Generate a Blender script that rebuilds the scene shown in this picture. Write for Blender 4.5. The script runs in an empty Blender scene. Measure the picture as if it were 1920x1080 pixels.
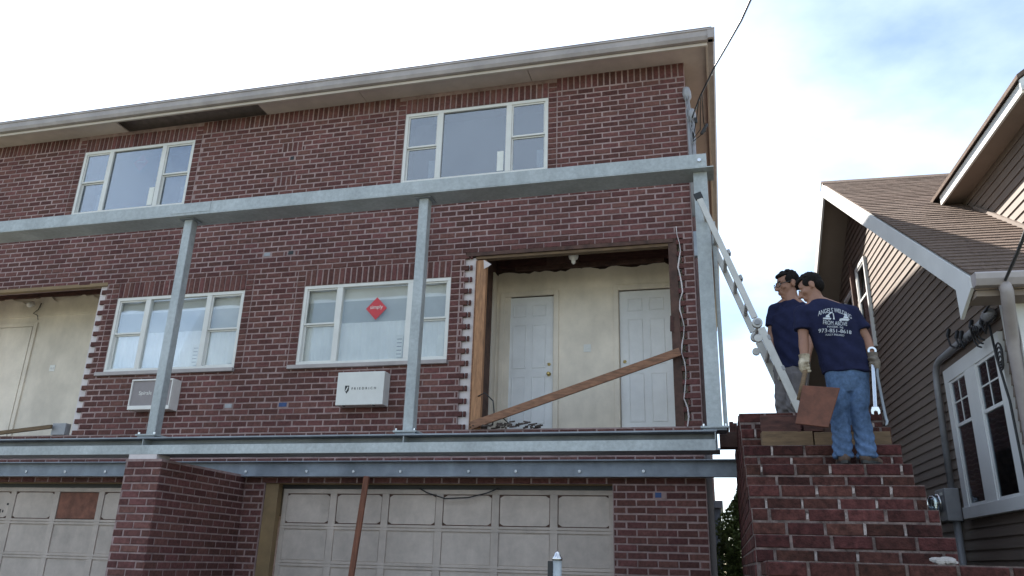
import bpy, bmesh, math, random
from mathutils import Vector, Matrix
from mathutils.bvhtree import BVHTree
R = math.radians
random.seed(7)
scene = bpy.context.scene
col = scene.collection

# ------------------------------------------------------------------ camera
cam_d = bpy.data.cameras.new('camera'); cam = bpy.data.objects.new('camera', cam_d); col.objects.link(cam)
CAM = Vector((0, -10, 1.5))
pit, yaw, rol = R(19.396), R(-14.937), R(1.6613)
fwd = Vector((math.sin(yaw)*math.cos(pit), math.cos(yaw)*math.cos(pit), math.sin(pit)))
rt = Vector((math.cos(yaw), -math.sin(yaw), 0)); up = rt.cross(fwd)
r2 = math.cos(rol)*rt + math.sin(rol)*up; u2 = -math.sin(rol)*rt + math.cos(rol)*up
m = Matrix((r2, u2, -fwd)).transposed().to_4x4(); m.translation = CAM
cam.matrix_world = m
cam_d.sensor_width = 36; cam_d.lens = 1468.15/1920*36
cam_d.clip_start = .05; cam_d.clip_end = 2000
scene.camera = cam

# ------------------------------------------------------------------ sky and sun
SUN = Vector((-1.0, 1.4, 1.83)).normalized()
elev = math.asin(SUN.z); azim = math.atan2(SUN.x, SUN.y)
w = bpy.data.worlds.new('World'); scene.world = w; w.use_nodes = True
nt = w.node_tree; nt.nodes.clear()
def nd(nt, t, **k):
    n = nt.nodes.new(t)
    for a, b in k.items(): setattr(n, a, b)
    return n
sky = nd(nt, 'ShaderNodeTexSky', sky_type='NISHITA', sun_disc=False, sun_elevation=elev, sun_rotation=azim)
sky.air_density = 1.0; sky.dust_density = .45; sky.ozone_density = 1.0
out = nd(nt, 'ShaderNodeOutputWorld'); bg = nd(nt, 'ShaderNodeBackground')
SKY_STRENGTH = .064
bg.inputs[1].default_value = SKY_STRENGTH
tc = nd(nt, 'ShaderNodeTexCoord'); sep = nd(nt, 'ShaderNodeSeparateXYZ'); nt.links.new(tc.outputs['Generated'], sep.inputs[0])
mx = nd(nt, 'ShaderNodeMath', operation='MAXIMUM'); mx.inputs[1].default_value = 0; nt.links.new(sep.outputs[2], mx.inputs[0])
ad = nd(nt, 'ShaderNodeMath', operation='ADD'); ad.inputs[1].default_value = .25; nt.links.new(mx.outputs[0], ad.inputs[0])
dv = nd(nt, 'ShaderNodeVectorMath', operation='DIVIDE'); nt.links.new(tc.outputs['Generated'], dv.inputs[0])
cb = nd(nt, 'ShaderNodeCombineXYZ'); cb.inputs[2].default_value = 1
nt.links.new(ad.outputs[0], cb.inputs[0]); nt.links.new(ad.outputs[0], cb.inputs[1]); nt.links.new(cb.outputs[0], dv.inputs[1])
mp = nd(nt, 'ShaderNodeMapping'); mp.inputs['Location'].default_value = (3.1, 1.4, .3); nt.links.new(dv.outputs[0], mp.inputs[0])
no = nd(nt, 'ShaderNodeTexNoise'); no.inputs['Scale'].default_value = 1.7; no.inputs['Detail'].default_value = 7; no.inputs['Roughness'].default_value = .52
nt.links.new(mp.outputs[0], no.inputs['Vector'])
rmp = nd(nt, 'ShaderNodeValToRGB'); rmp.color_ramp.elements[0].position = .38; rmp.color_ramp.elements[1].position = .66; rmp.color_ramp.elements[0].color = (.04, .04, .04, 1)
nt.links.new(no.outputs[0], rmp.inputs[0])
mix = nd(nt, 'ShaderNodeMix', data_type='RGBA'); nt.links.new(rmp.outputs[0], mix.inputs['Factor'])
nt.links.new(sky.outputs[0], mix.inputs[6])
# thin bright cloud: white plus a share of the sky's own glow
cl = nd(nt, 'ShaderNodeMix', data_type='RGBA', blend_type='ADD'); cl.inputs['Factor'].default_value = .55
cl.inputs[6].default_value = (4.6, 5.1, 5.5, 1); nt.links.new(sky.outputs[0], cl.inputs[7])
nt.links.new(cl.outputs[2], mix.inputs[7])
nt.links.new(mix.outputs[2], bg.inputs[0]); nt.links.new(bg.outputs[0], out.inputs[0])
sd = bpy.data.lights.new('sun', 'SUN'); sd.energy = 5.0; sd.angle = R(.53); sd.color = (1, .94, .85)
so = bpy.data.objects.new('sun', sd); col.objects.link(so)
so.rotation_euler = (-SUN).to_track_quat('-Z', 'Y').to_euler(); so.location = SUN*40
vs = scene.view_settings; vs.view_transform = 'Standard'; vs.look = 'None'; vs.exposure = 1.86; vs.gamma = 1; vs.use_curve_mapping = False

# ------------------------------------------------------------------ materials
MATS = {}
def mat(name, c, rough=.7, metal=0, var=.12, scale=6, bump=.0, bscale=60, spec=.5, c2=None, rnd=0, stretch=None, coat=0, stain=0, sscale=.7):
    """procedural principled material: base colour varied by noise, optional second tone and per-piece random"""
    if name in MATS: return MATS[name]
    M = bpy.data.materials.new(name); M.use_nodes = True; n = M.node_tree; b = n.nodes['Principled BSDF']
    b.inputs['Roughness'].default_value = rough; b.inputs['Metallic'].default_value = metal; b.inputs['Specular IOR Level'].default_value = spec
    g = nd(n, 'ShaderNodeNewGeometry')
    vec = g.outputs['Position']
    if stretch:
        mpn = nd(n, 'ShaderNodeMapping'); mpn.inputs['Scale'].default_value = stretch; n.links.new(vec, mpn.inputs[0]); vec = mpn.outputs[0]
    t = nd(n, 'ShaderNodeTexNoise'); t.inputs['Scale'].default_value = scale; t.inputs['Detail'].default_value = 6; t.inputs['Roughness'].default_value = .65
    n.links.new(vec, t.inputs['Vector'])
    cr = nd(n, 'ShaderNodeValToRGB'); e = cr.color_ramp.elements
    d = c2 or tuple(x*(1-var*2) for x in c)
    e[0].position = .33; e[1].position = .68; e[0].color = (*d, 1); e[1].color = (*[min(1, x*(1+var*.6)) for x in c], 1)
    n.links.new(t.outputs[0], cr.inputs[0]); cout = cr.outputs[0]
    if rnd:
        oi = nd(n, 'ShaderNodeObjectInfo'); sm = nd(n, 'ShaderNodeMath', operation='ADD'); fr = nd(n, 'ShaderNodeMath', operation='FRACT')
        n.links.new(oi.outputs['Random'], sm.inputs[0]); n.links.new(g.outputs['Random Per Island'], sm.inputs[1]); n.links.new(sm.outputs[0], fr.inputs[0])
        hs = nd(n, 'ShaderNodeHueSaturation'); mr = nd(n, 'ShaderNodeMapRange'); mr.inputs['To Min'].default_value = 1-rnd; mr.inputs['To Max'].default_value = 1+rnd*.8
        n.links.new(fr.outputs[0], mr.inputs[0]); n.links.new(mr.outputs[0], hs.inputs['Value']); n.links.new(cout, hs.inputs['Color'])
        f2 = nd(n, 'ShaderNodeMath', operation='MULTIPLY'); f2.inputs[1].default_value = 7.31; n.links.new(fr.outputs[0], f2.inputs[0])
        f3 = nd(n, 'ShaderNodeMath', operation='FRACT'); n.links.new(f2.outputs[0], f3.inputs[0])
        m2 = nd(n, 'ShaderNodeMapRange'); m2.inputs['To Min'].default_value = .5-.03*rnd; m2.inputs['To Max'].default_value = .5+.025*rnd
        n.links.new(f3.outputs[0], m2.inputs[0]); n.links.new(m2.outputs[0], hs.inputs['Hue']); cout = hs.outputs[0]
    if stain:                                               # weathering: broad uneven streaks and blotches
        ms = nd(n, 'ShaderNodeMapping'); ms.inputs['Scale'].default_value = (1, 1, .45); n.links.new(g.outputs['Position'], ms.inputs[0])
        ts = nd(n, 'ShaderNodeTexNoise'); ts.inputs['Scale'].default_value = sscale; ts.inputs['Detail'].default_value = 5; ts.inputs['Roughness'].default_value = .6; n.links.new(ms.outputs[0], ts.inputs['Vector'])
        mr2 = nd(n, 'ShaderNodeMapRange'); mr2.inputs['From Min'].default_value = .36; mr2.inputs['From Max'].default_value = .62; mr2.inputs['To Min'].default_value = 1-stain; mr2.inputs['To Max'].default_value = 1.06
        n.links.new(ts.outputs[0], mr2.inputs[0]); h2 = nd(n, 'ShaderNodeHueSaturation'); n.links.new(mr2.outputs[0], h2.inputs['Value']); n.links.new(cout, h2.inputs['Color']); cout = h2.outputs[0]
    n.links.new(cout, b.inputs['Base Color'])
    rr = nd(n, 'ShaderNodeMapRange'); rr.inputs['To Min'].default_value = max(.02, rough-.1); rr.inputs['To Max'].default_value = min(1, rough+.1)
    n.links.new(t.outputs[0], rr.inputs[0]); n.links.new(rr.outputs[0], b.inputs['Roughness'])
    if coat: b.inputs['Coat Weight'].default_value = coat
    if bump:
        t2 = nd(n, 'ShaderNodeTexNoise'); t2.inputs['Scale'].default_value = bscale; t2.inputs['Detail'].default_value = 5; n.links.new(vec, t2.inputs['Vector'])
        bp = nd(n, 'ShaderNodeBump'); bp.inputs['Strength'].default_value = bump; bp.inputs['Distance'].default_value = .01
        n.links.new(t2.outputs[0], bp.inputs['Height']); n.links.new(bp.outputs[0], b.inputs['Normal'])
    MATS[name] = M
    return M
def glass_mat(name, tint=(.75, .82, .84), base=.10, gloss=.8):
    M = bpy.data.materials.new(name); M.use_nodes = True; n = M.node_tree; n.nodes.clear()
    o = nd(n, 'ShaderNodeOutputMaterial'); tr = nd(n, 'ShaderNodeBsdfTransparent'); gl = nd(n, 'ShaderNodeBsdfGlossy'); mi = nd(n, 'ShaderNodeMixShader')
    tr.inputs[0].default_value = (*tint, 1); gl.inputs['Roughness'].default_value = .03; gl.inputs['Color'].default_value = (.86, .9, .95, 1)
    fr = nd(n, 'ShaderNodeFresnel'); fr.inputs[0].default_value = 1.55
    a = nd(n, 'ShaderNodeMath', operation='MULTIPLY_ADD'); a.inputs[1].default_value = gloss; a.inputs[2].default_value = base
    n.links.new(fr.outputs[0], a.inputs[0]); n.links.new(a.outputs[0], mi.inputs[0]); n.links.new(tr.outputs[0], mi.inputs[1]); n.links.new(gl.outputs[0], mi.inputs[2])
    t = nd(n, 'ShaderNodeTexNoise'); t.inputs['Scale'].default_value = 1.6; t.inputs['Detail'].default_value = 1
    bp = nd(n, 'ShaderNodeBump'); bp.inputs['Strength'].default_value = .12; bp.inputs['Distance'].default_value = .02
    n.links.new(t.outputs[0], bp.inputs['Height']); n.links.new(bp.outputs[0], gl.inputs['Normal'])
    n.links.new(mi.outputs[0], o.inputs[0]); return M

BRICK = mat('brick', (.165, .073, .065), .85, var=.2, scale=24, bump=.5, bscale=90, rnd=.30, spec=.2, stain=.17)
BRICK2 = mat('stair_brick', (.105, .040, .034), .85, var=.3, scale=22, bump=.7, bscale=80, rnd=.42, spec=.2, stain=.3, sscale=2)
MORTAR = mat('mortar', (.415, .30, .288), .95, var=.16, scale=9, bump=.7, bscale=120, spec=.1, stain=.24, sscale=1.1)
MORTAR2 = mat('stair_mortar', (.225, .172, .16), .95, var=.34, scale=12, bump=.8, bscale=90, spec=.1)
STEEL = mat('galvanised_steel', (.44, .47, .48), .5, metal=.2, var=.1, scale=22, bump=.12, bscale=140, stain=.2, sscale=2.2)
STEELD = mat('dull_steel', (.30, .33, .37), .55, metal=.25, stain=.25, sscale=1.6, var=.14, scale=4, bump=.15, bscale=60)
ALU = mat('aluminium', (.56, .545, .52), .5, metal=.3, var=.08, scale=5)
WHITE = mat('white_vinyl', (.74, .73, .70), .45, var=.05, scale=3)
CREAM = mat('cream_paint', (.80, .715, .61), .8, var=.07, scale=2.2, bump=.15, bscale=30, stain=.16, sscale=1.4)
DOORW = mat('door_white', (.80, .80, .81), .5, var=.05, scale=3)
WOOD = mat('raw_timber', (.46, .235, .12), .75, var=.24, scale=9, bump=.3, bscale=50, stretch=(4, 4, .5))
WOODX = mat('brace_timber', (.34, .17, .10), .75, var=.28, scale=9, bump=.3, bscale=50, stretch=(.7, 4, 4))
TAN = mat('tan_timber', (.185, .118, .066), .8, var=.22, scale=8, bump=.3, bscale=50, stretch=(.7, 5, 5))
DARKW = mat('dark_timber', (.10, .042, .034), .85, var=.3, scale=8, bump=.35, bscale=60, stretch=(.8, 4, 4))
BROWNW = mat('brown_board', (.115, .062, .048), .85, var=.3, scale=6, bump=.2)
TRIMTAN = mat('tan_trim', (.26, .175, .09), .7, var=.12, scale=4)
GARAGE = mat('garage_paint', (.52, .44, .39), .65, var=.08, scale=5, bump=.2, bscale=70, stain=.14, sscale=1.6)
GARAGEP = mat('garage_panel_paint', (.53, .45, .40), .7, var=.08, scale=6, bump=.25, bscale=60, stain=.12, sscale=2.3)
PLY = mat('brown_hardboard', (.24, .10, .068), .8, var=.25, scale=7)
SOFFIT = mat('soffit_paint', (.62, .53, .485), .8, var=.09, scale=1.8)
FASCIA = mat('fascia_paint', (.62, .55, .49), .6, var=.06, scale=2)
GUTTER = mat('gutter_paint', (.42, .375, .37), .55, var=.12, scale=2.5)
WRAP = mat('white_house_wrap', (.66, .59, .59), .7, var=.08, scale=6)
CURT = mat('pale_blind', (.85, .855, .83), .9, var=.06, scale=2)
CURTG = mat('grey_blind', (.48, .50, .48), .9, var=.08, scale=2)
ROOMD = mat('dim_room', (.10, .105, .125), .9, var=.12, scale=1.5)  # dimness of the unlit rooms put into the colour
GLASS = glass_mat('window_glass', (.96, .965, .96), base=.05, gloss=.45)
GLASSU = glass_mat('upper_window_glass', (.6, .64, .68), base=.13, gloss=.5)
GLASSN = glass_mat('old_window_glass', base=.13)
RED = mat('red_card', (.62, .055, .07), .6, var=.08)
PAPER = mat('label_paper', (.80, .80, .76), .7, var=.05)
INK = mat('black_ink', (.02, .02, .022), .6, var=.1)
BLACK = mat('black_plastic', (.02, .02, .022), .5, var=.2)
BLUE = mat('blue_plastic', (.02, .07, .24), .5, var=.2)
BRASS = mat('brass', (.72, .55, .22), .3, metal=.9, var=.1)
CERAM = mat('porcelain', (.78, .75, .72), .35, var=.03)
GREYP = mat('grey_conduit', (.34, .34, .36), .55, metal=.2, var=.12, scale=5)
SIDING = mat('vinyl_siding', (.185, .143, .118), .65, var=.06, scale=2, rnd=.05)
SHING = mat('asphalt_shingle', (.17, .125, .103), .95, var=.18, scale=26, bump=.6, bscale=200, rnd=.09, spec=.1)
NWHITE = mat('neighbour_white', (.76, .76, .75), .55, var=.05, scale=2)
NSOFF = mat('neighbour_soffit', (.30, .24, .20), .8, var=.06, scale=2)
GROUND = mat('concrete', (.075, .072, .07), .9, var=.14, scale=1.3, bump=.3, bscale=40)
GRASSM = mat('ground_soil', (.10, .105, .06), .95, var=.25, scale=.7)
SKIN = mat('skin', (.30, .155, .105), .55, var=.08, scale=14, spec=.4)
HAIR = mat('hair', (.012, .009, .008), .75, spec=.15, var=.3, scale=60, bump=.6, bscale=160)
NAVY = mat('navy_cotton', (.017, .020, .055), .9, var=.16, scale=9, bump=.35, bscale=28, spec=.15)
DENIM = mat('denim', (.105, .17, .30), .9, var=.16, scale=40, bump=.5, bscale=26, spec=.12, stain=.3, sscale=7)
GREYT = mat('grey_trousers', (.16, .145, .15), .9, var=.15, scale=9, bump=.3, bscale=40)
BOOT = mat('brown_boot', (.10, .062, .045), .75, var=.25, scale=12)
GLOVE = mat('work_glove', (.50, .43, .32), .85, var=.3, scale=16, c2=(.16, .12, .08))
GLOVED = mat('dark_work_glove', (.20, .17, .14), .85, var=.3, scale=16, c2=(.07, .055, .045))
CHROME = mat('chrome_steel', (.75, .75, .76), .22, metal=.9, var=.06)
PRINT = mat('shirt_print', (.62, .66, .72), .8, var=.12, scale=40)
RUST = mat('rusty_plate', (.155, .06, .038), .8, var=.22, scale=9, bump=.2, bscale=40)
LEAF = mat('hedge_leaf', (.22, .28, .085), .6, var=.25, scale=8, rnd=.4)
BARK = mat('bark', (.09, .06, .04), .9)
RUBBLE = mat('broken_mortar', (.40, .365, .34), .95, var=.15, scale=20, bump=.8)

# ------------------------------------------------------------------ mesh helpers
TMP = bpy.data.scenes.new('scratch')
def evaluated(o):
    """mesh of a scratch object with its modifiers applied, evaluated apart from the scene"""
    TMP.collection.objects.link(o)
    with bpy.context.temp_override(scene=TMP, view_layer=TMP.view_layers[0]):
        dg = bpy.context.evaluated_depsgraph_get(); dg.update(); me = bpy.data.meshes.new_from_object(o.evaluated_get(dg))
    bpy.data.objects.remove(o); return me
class MB:
    def __init__(s): s.v = []; s.f = []
    def add(s, vs, fs):
        b = len(s.v); s.v += [tuple(v) for v in vs]; s.f += [tuple(i+b for i in f) for f in fs]; return s
    def box(s, x0, x1, y0, y1, z0, z1):
        if x0 > x1: x0, x1 = x1, x0
        if y0 > y1: y0, y1 = y1, y0
        if z0 > z1: z0, z1 = z1, z0
        return s.add([(x0,y0,z0),(x1,y0,z0),(x1,y1,z0),(x0,y1,z0),(x0,y0,z1),(x1,y0,z1),(x1,y1,z1),(x0,y1,z1)],
              [(0,3,2,1),(4,5,6,7),(0,1,5,4),(1,2,6,5),(2,3,7,6),(3,0,4,7)])
    def prism(s, poly, a, b):
        """closed polygon of 3D points a-side, extruded by vector b"""
        n = len(poly); P = [Vector(p) for p in poly]; b = Vector(b)
        return s.add(P+[p+b for p in P], [tuple(range(n))[::-1], tuple(range(n, 2*n))]+[(i, (i+1) % n, n+(i+1) % n, n+i) for i in range(n)])
    def bar(s, p0, p1, wx, wy, side=(0, 1, 0)):
        p0, p1 = Vector(p0), Vector(p1); d = (p1-p0).normalized(); a = Vector(side); a = (a-d*a.dot(d)).normalized(); b = d.cross(a)
        c = [a*wx/2+b*wy/2, a*wx/2-b*wy/2, -a*wx/2-b*wy/2, -a*wx/2+b*wy/2]
        return s.add([p0+k for k in c]+[p1+k for k in c], [(0,1,2,3),(7,6,5,4)]+[(i,4+i,4+(i+1)%4,(i+1)%4) for i in range(4)])
    def tube(s, pts, r, n=10, rs=None):
        pts = [Vector(p) for p in pts]; rings = []; prev = None
        for i, p in enumerate(pts):
            d = (pts[min(i+1, len(pts)-1)]-pts[max(i-1, 0)]).normalized()
            a = prev if prev else (Vector((0, 0, 1)) if abs(d.z) < .9 else Vector((1, 0, 0)))
            a = (a-d*a.dot(d)).normalized(); prev = a; b = d.cross(a); rr = rs[i] if rs else r
            rings.append([p+(a*math.cos(2*math.pi*k/n)+b*math.sin(2*math.pi*k/n))*rr for k in range(n)])
        v = [q for g in rings for q in g]; f = []
        for i in range(len(pts)-1):
            for k in range(n): f.append((i*n+k, i*n+(k+1) % n, (i+1)*n+(k+1) % n, (i+1)*n+k))
        f.append(tuple(range(n))[::-1]); L = (len(pts)-1)*n; f.append(tuple(range(L, L+n)))
        return s.add(v, f)
    def ell(s, c, ax, n=14, m=9):
        """ellipsoid: centre, three axis vectors"""
        c = Vector(c); ax = [Vector(a) for a in ax]; v = []; f = []
        for j in range(1, m):
            t = math.pi*j/m
            for k in range(n):
                p = 2*math.pi*k/n; v.append(c+ax[0]*math.sin(t)*math.cos(p)+ax[1]*math.sin(t)*math.sin(p)+ax[2]*math.cos(t))
        for j in range(m-2):
            for k in range(n): f.append((j*n+k, (j+1)*n+k, (j+1)*n+(k+1) % n, j*n+(k+1) % n))
        t = len(v); v += [c+ax[2], c-ax[2]]
        for k in range(n): f.append((t, k, (k+1) % n)); f.append((t+1, (m-2)*n+(k+1) % n, (m-2)*n+k))
        return s.add(v, f)
    def cap(s, p0, r0, p1, r1, n=14):
        p0, p1 = Vector(p0), Vector(p1); d = (p1-p0).normalized(); pts = []; rs = []
        for a in (85, 55, 28): pts.append(p0-d*r0*math.sin(R(a))); rs.append(r0*math.cos(R(a)))
        pts += [p0, p1]; rs += [r0, r1]
        for a in (28, 55, 85): pts.append(p1+d*r1*math.sin(R(a))); rs.append(r1*math.cos(R(a)))
        return s.tube(pts, 0, n, rs)
    def loft(s, rings, n=22):
        """rings: (centre, vec_a, vec_b), closed"""
        v = []; f = []
        for c, a, b in rings:
            c, a, b = Vector(c), Vector(a), Vector(b)
            for k in range(n):
                t = 2*math.pi*k/n; v.append(c+a*math.cos(t)+b*math.sin(t))
        for i in range(len(rings)-1):
            for k in range(n): f.append((i*n+k, i*n+(k+1) % n, (i+1)*n+(k+1) % n, (i+1)*n+k))
        f.append(tuple(range(n))[::-1]); L = (len(rings)-1)*n; f.append(tuple(range(L, L+n)))
        return s.add(v, f)
    def mesh(s, name):
        me = bpy.data.meshes.new(name); me.from_pydata([tuple(v) for v in s.v], [], s.f)
        bm = bmesh.new(); bm.from_mesh(me); bmesh.ops.recalc_face_normals(bm, faces=bm.faces); bm.to_mesh(me); bm.free(); return me
PINV = {}
def link(name, me, mt, parent=None, bevel=0, smooth=False, kind=None):
    o = bpy.data.objects.new(name, me); col.objects.link(o)
    if mt is not None and not me.materials: me.materials.append(mt)
    if parent is not None:
        o.parent = parent
        if parent in PINV: o.matrix_parent_inverse = PINV[parent]
    if bevel:
        b = o.modifiers.new('bevel', 'BEVEL'); b.width = bevel; b.segments = 2; b.limit_method = 'ANGLE'
    if smooth:
        for p in me.polygons: p.use_smooth = True
    if kind: o['kind'] = kind
    return o
def build(mb, name, mt, parent=None, **k): return link(name, mb.mesh(name), mt, parent, **k)
def empty(name, loc, rz=0, world_children=True):
    o = bpy.data.objects.new(name, None); col.objects.link(o); o.location = loc; o.rotation_euler = (0, 0, rz); o.empty_display_size = .2
    if world_children: PINV[o] = (Matrix.Translation(Vector(loc)) @ Matrix.Rotation(rz, 4, 'Z')).inverted()
    return o
def tag(o, label, cat, group=None):
    o['label'] = label; o['category'] = cat
    if group: o['group'] = group
    return o
def text_me(body, size, align='CENTER', ext=0, spacing=1.0):
    c = bpy.data.curves.new('t', 'FONT'); c.body = body; c.size = size; c.align_x = align; c.align_y = 'CENTER'; c.extrude = ext; c.space_character = spacing
    c.resolution_u = 3
    return evaluated(bpy.data.objects.new('t', c))
def text_on_front(name, body, size, x, y, z, mt, parent, spacing=1.0, bold=0):
    me = text_me(body, size, spacing=spacing, ext=.002); me.transform(Matrix.Translation((x, y, z)) @ Matrix.Rotation(R(90), 4, 'X'))
    return link(name, me, mt, parent)
def remesh(mb, voxel, smooth=4, name='body'):
    me = mb.mesh('tmp'); o = bpy.data.objects.new('tmp', me)
    r = o.modifiers.new('r', 'REMESH'); r.mode = 'VOXEL'; r.voxel_size = voxel
    sm = o.modifiers.new('s', 'SMOOTH'); sm.factor = .5; sm.iterations = smooth
    ne = evaluated(o); ne.name = name
    for p in ne.polygons: p.use_smooth = True
    return ne
def ray(px, py):
    return ((px-960)/1468.15*r2 - (py-540)/1468.15*u2 + fwd)

# ------------------------------------------------------------------ brick pieces
def brick_geo(w, h, d, seed, ch=.006, face=True):
    """one brick, centred, front towards -y at y=0, back at y=d; chamfered and slightly uneven front edges; 22 triangles"""
    rn = random.Random(seed); j = lambda a: rn.uniform(-a, a)
    x, z = w/2, h/2; v = []
    for sx, sz in ((-1,-1),(1,-1),(1,1),(-1,1)): v.append((sx*x, d, sz*z))
    for sx, sz in ((-1,-1),(1,-1),(1,1),(-1,1)): v.append((sx*(x-abs(j(.002))), ch*1.1+j(.001), sz*(z-abs(j(.0015)))))
    for sx, sz in ((-1,-1),(1,-1),(1,1),(-1,1)): v.append((sx*(x-ch-abs(j(.006))), j(.0015), sz*(z-ch*.8-abs(j(.004)))))
    f = [(8,9,10,11),(3,2,1,0)]
    for i in range(4): k = (i+1) % 4; f.append((i, k, 4+k, 4+i)); f.append((4+i, 4+k, 8+k, 8+i))
    return v, f
BCACHE = {}
def brick_mesh(w, h, d, variant, mt):
    key = (round(w, 2), round(h, 3), round(d, 2), variant, mt.name)
    if key not in BCACHE:
        v, f = brick_geo(key[0], h, d, hash(key[:4]) % 9999)
        me = bpy.data.meshes.new('brick'); me.from_pydata(v, [], f); me.materials.append(mt)
        bm = bmesh.new(); bm.from_mesh(me); bmesh.ops.recalc_face_normals(bm, faces=bm.faces); bm.to_mesh(me); bm.free()
        BCACHE[key] = me
    return BCACHE[key]
def lay_bricks(specs, parent, mt, limit=300, want=lambda s: True):
    """specs: (centre x, front y, centre z, width, height, depth, rotz). The largest in view become objects, the rest one stuff part"""
    rn = random.Random(3)
    sc = []
    for i, s in enumerate(specs):
        d = (Vector(s[:3])-CAM).length
        sc.append((s[3]*s[4]/d**2 if want(s) else 0, i))
    sc.sort(reverse=True); pick = {i for a, i in sc[:limit] if a > 0}
    rest = MB()
    for i, s in enumerate(specs):
        x, y, z, bw, bh, bd, rz = s
        jy = rn.uniform(-.0035, .0025); tilt = R(rn.uniform(-.35, .35))
        M = Matrix.Translation((x, y+jy if abs(rz) < .1 else y, z)) @ Matrix.Rotation(rz, 4, 'Z') @ Matrix.Rotation(tilt, 4, 'Y')
        if i in pick:
            o = bpy.data.objects.new('brick', brick_mesh(bw, bh, bd, rn.randrange(5), mt)); col.objects.link(o)
            o.parent = parent; o.matrix_parent_inverse = PINV.get(parent, Matrix()); o.matrix_basis = M
        else:
            v, f = brick_geo(bw, bh, bd, rn.random()); rest.add([M @ Vector(p) for p in v], f)
    if rest.v: build(rest, 'brick_field', mt, parent, kind='stuff')
C0, CH, BL, JT = .0142, .0878, .242, .0168     # first course, course height, brick module, joint
def czz(i): return C0+CH*i
def run(specs, x0, x1, y, zc, h, depth, phase, step=BL, rz=0, along=None, minw=.028):
    """fill [x0,x1] with a run of bricks; 'along' maps the run coordinate to (x,y)"""
    k = math.floor((x0-phase)/step)
    while True:
        a = phase+k*step; b = a+step; k += 1
        if a >= x1: break
        a, b = max(a, x0), min(b, x1)
        if b-a-JT < minw: continue
        c = (a+b)/2; px, py = along(c) if along else (c, y)
        specs.append((px, py, zc, b-a-JT, h, depth, rz))

# ================================================================== ground
g = MB().add([(-300,-300,0),(300,-300,0),(300,300,0),(-300,300,0)], [(0,1,2,3)])
build(g, 'ground', GRASSM, kind='structure')
g = MB().box(-14, .12, -9.5, .2, -.05, .006)
build(g, 'driveway', GROUND, kind='structure')
g = MB().box(-40, 40, -14, -9.5, -.05, .02); build(g, 'pavement', GROUND, kind='structure')

# ================================================================== brick townhouse
H = empty('brick_townhouse', (-7, 0, 0)); tag(H, 'two storey red brick townhouse with white windows and torn open door recesses above garages', 'house')
XL, XR, ZT = -14.6, -.165, 8.50
# openings: x0,x1,z0,z1
WLO = [(-9.25, -6.93, czz(47), czz(61)), (-5.91, -3.58, czz(47), czz(61))]
WUP = [(-10.58, -8.33, czz(79), czz(93)), (-4.49, -2.185, czz(79), czz(93))]
GAR = [(-12.45, -7.2, 0, czz(28)), (-6.15, -1.30, 0, czz(28))]
OPL = (-13.6, -9.62, czz(36), czz(64)); OPR = (-3.26, -.40, czz(36), czz(65))
SOLD = 3*CH
# -- mortar wall: cells between all cut lines, minus the openings
holes = WLO+WUP+GAR+[(OPL[0], OPL[1]+.12, OPL[2], OPL[3]), (OPR[0]-.12, OPR[1]+.1, OPR[2], OPR[3])]
xs = sorted({XL, XR}|{a for h in holes for a in h[:2]}); zs = sorted({0, ZT}|{a for h in holes for a in h[2:]})
mw = MB()
for i in range(len(xs)-1):
    j = 0
    while j < len(zs)-1:
        inh = lambda jj: any(h[0]-1e-6 <= xs[i] and xs[i+1] <= h[1]+1e-6 and h[2]-1e-6 <= zs[jj] and zs[jj+1] <= h[3]+1e-6 for h in holes)
        if inh(j): j += 1; continue
        k = j
        while k+1 < len(zs)-1 and not inh(k+1): k += 1
        mw.box(xs[i], xs[i+1], .0055, .20, zs[j], zs[k+1]); j = k+1
wall = build(mw, 'wall', MORTAR, H)
# -- brick courses
specs = []
def blocked(z0, z1, row):
    b = []
    zm = (z0+z1)/2
    for (a, c, d, e) in WLO+WUP:
        if d < zm < e+SOLD: b.append((a-.135, c+.135))
    for (a, c, d, e) in GAR:
        if d <= zm < e: b.append((a, c))
    if OPL[2] < zm < OPL[3]: b.append((OPL[0], OPL[1]+(.115 if row % 2 else 0)))
    if OPR[2] < zm < OPR[3]: b.append((OPR[0]-(.125 if row % 2 else 0), OPR[1]+(.06 if row % 2 else 0)))
    # top soldier course under the eaves
    if zm > czz(94): b.append((XL, XR))
    for (pa, pb_, pr_) in PATCH:
        if row in (pr_, pr_+1): b.append((pa, pb_))
    # utility boxes set into the wall
    for (ux, uz, uw) in UBOX:
        if abs(uz-zm) < CH*.5: b.append((ux-uw/2, ux+uw/2))
    # meter-sized air conditioners
    for ax in (-8.5, -5.1):
        if 3.54 < zm < 3.93: b.append((ax+.04, ax+.68))
    return b
UBOX = [(-6.22, czz(67)+CH/2, .12), (-6.63, czz(67)+CH/2, .14), (-6.03, czz(40)+CH/2, .16), (-6.92, czz(40)+CH/2, .15), (-.74, czz(26)+CH/2, .11), (-6.42, czz(86)+CH/2, .10)]
PATCH = [(-6.62, -6.26, 88), (-6.66, -6.30, 81)]
for (pa, pb_, pr_) in PATCH:
    for q_ in range(4): specs.append((pa+.045+q_*.09, .001, czz(pr_)+CH-.008, .072, 2*CH-JT, .03, 0))
for row in range(0, 94):
    z0 = czz(row); z1 = z0+CH; bl = sorted(blocked(z0, z1, row)); segs = []; cur = XL
    for a, b in bl:
        if a > cur: segs.append((cur, min(a, XR)))
        cur = max(cur, b)
    if cur < XR: segs.append((cur, XR))
    for a, b in segs: run(specs, a, b, 0, z0+CH/2-JT/2, CH-JT, .03, XR-(BL/2 if row % 2 else 0))
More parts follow.
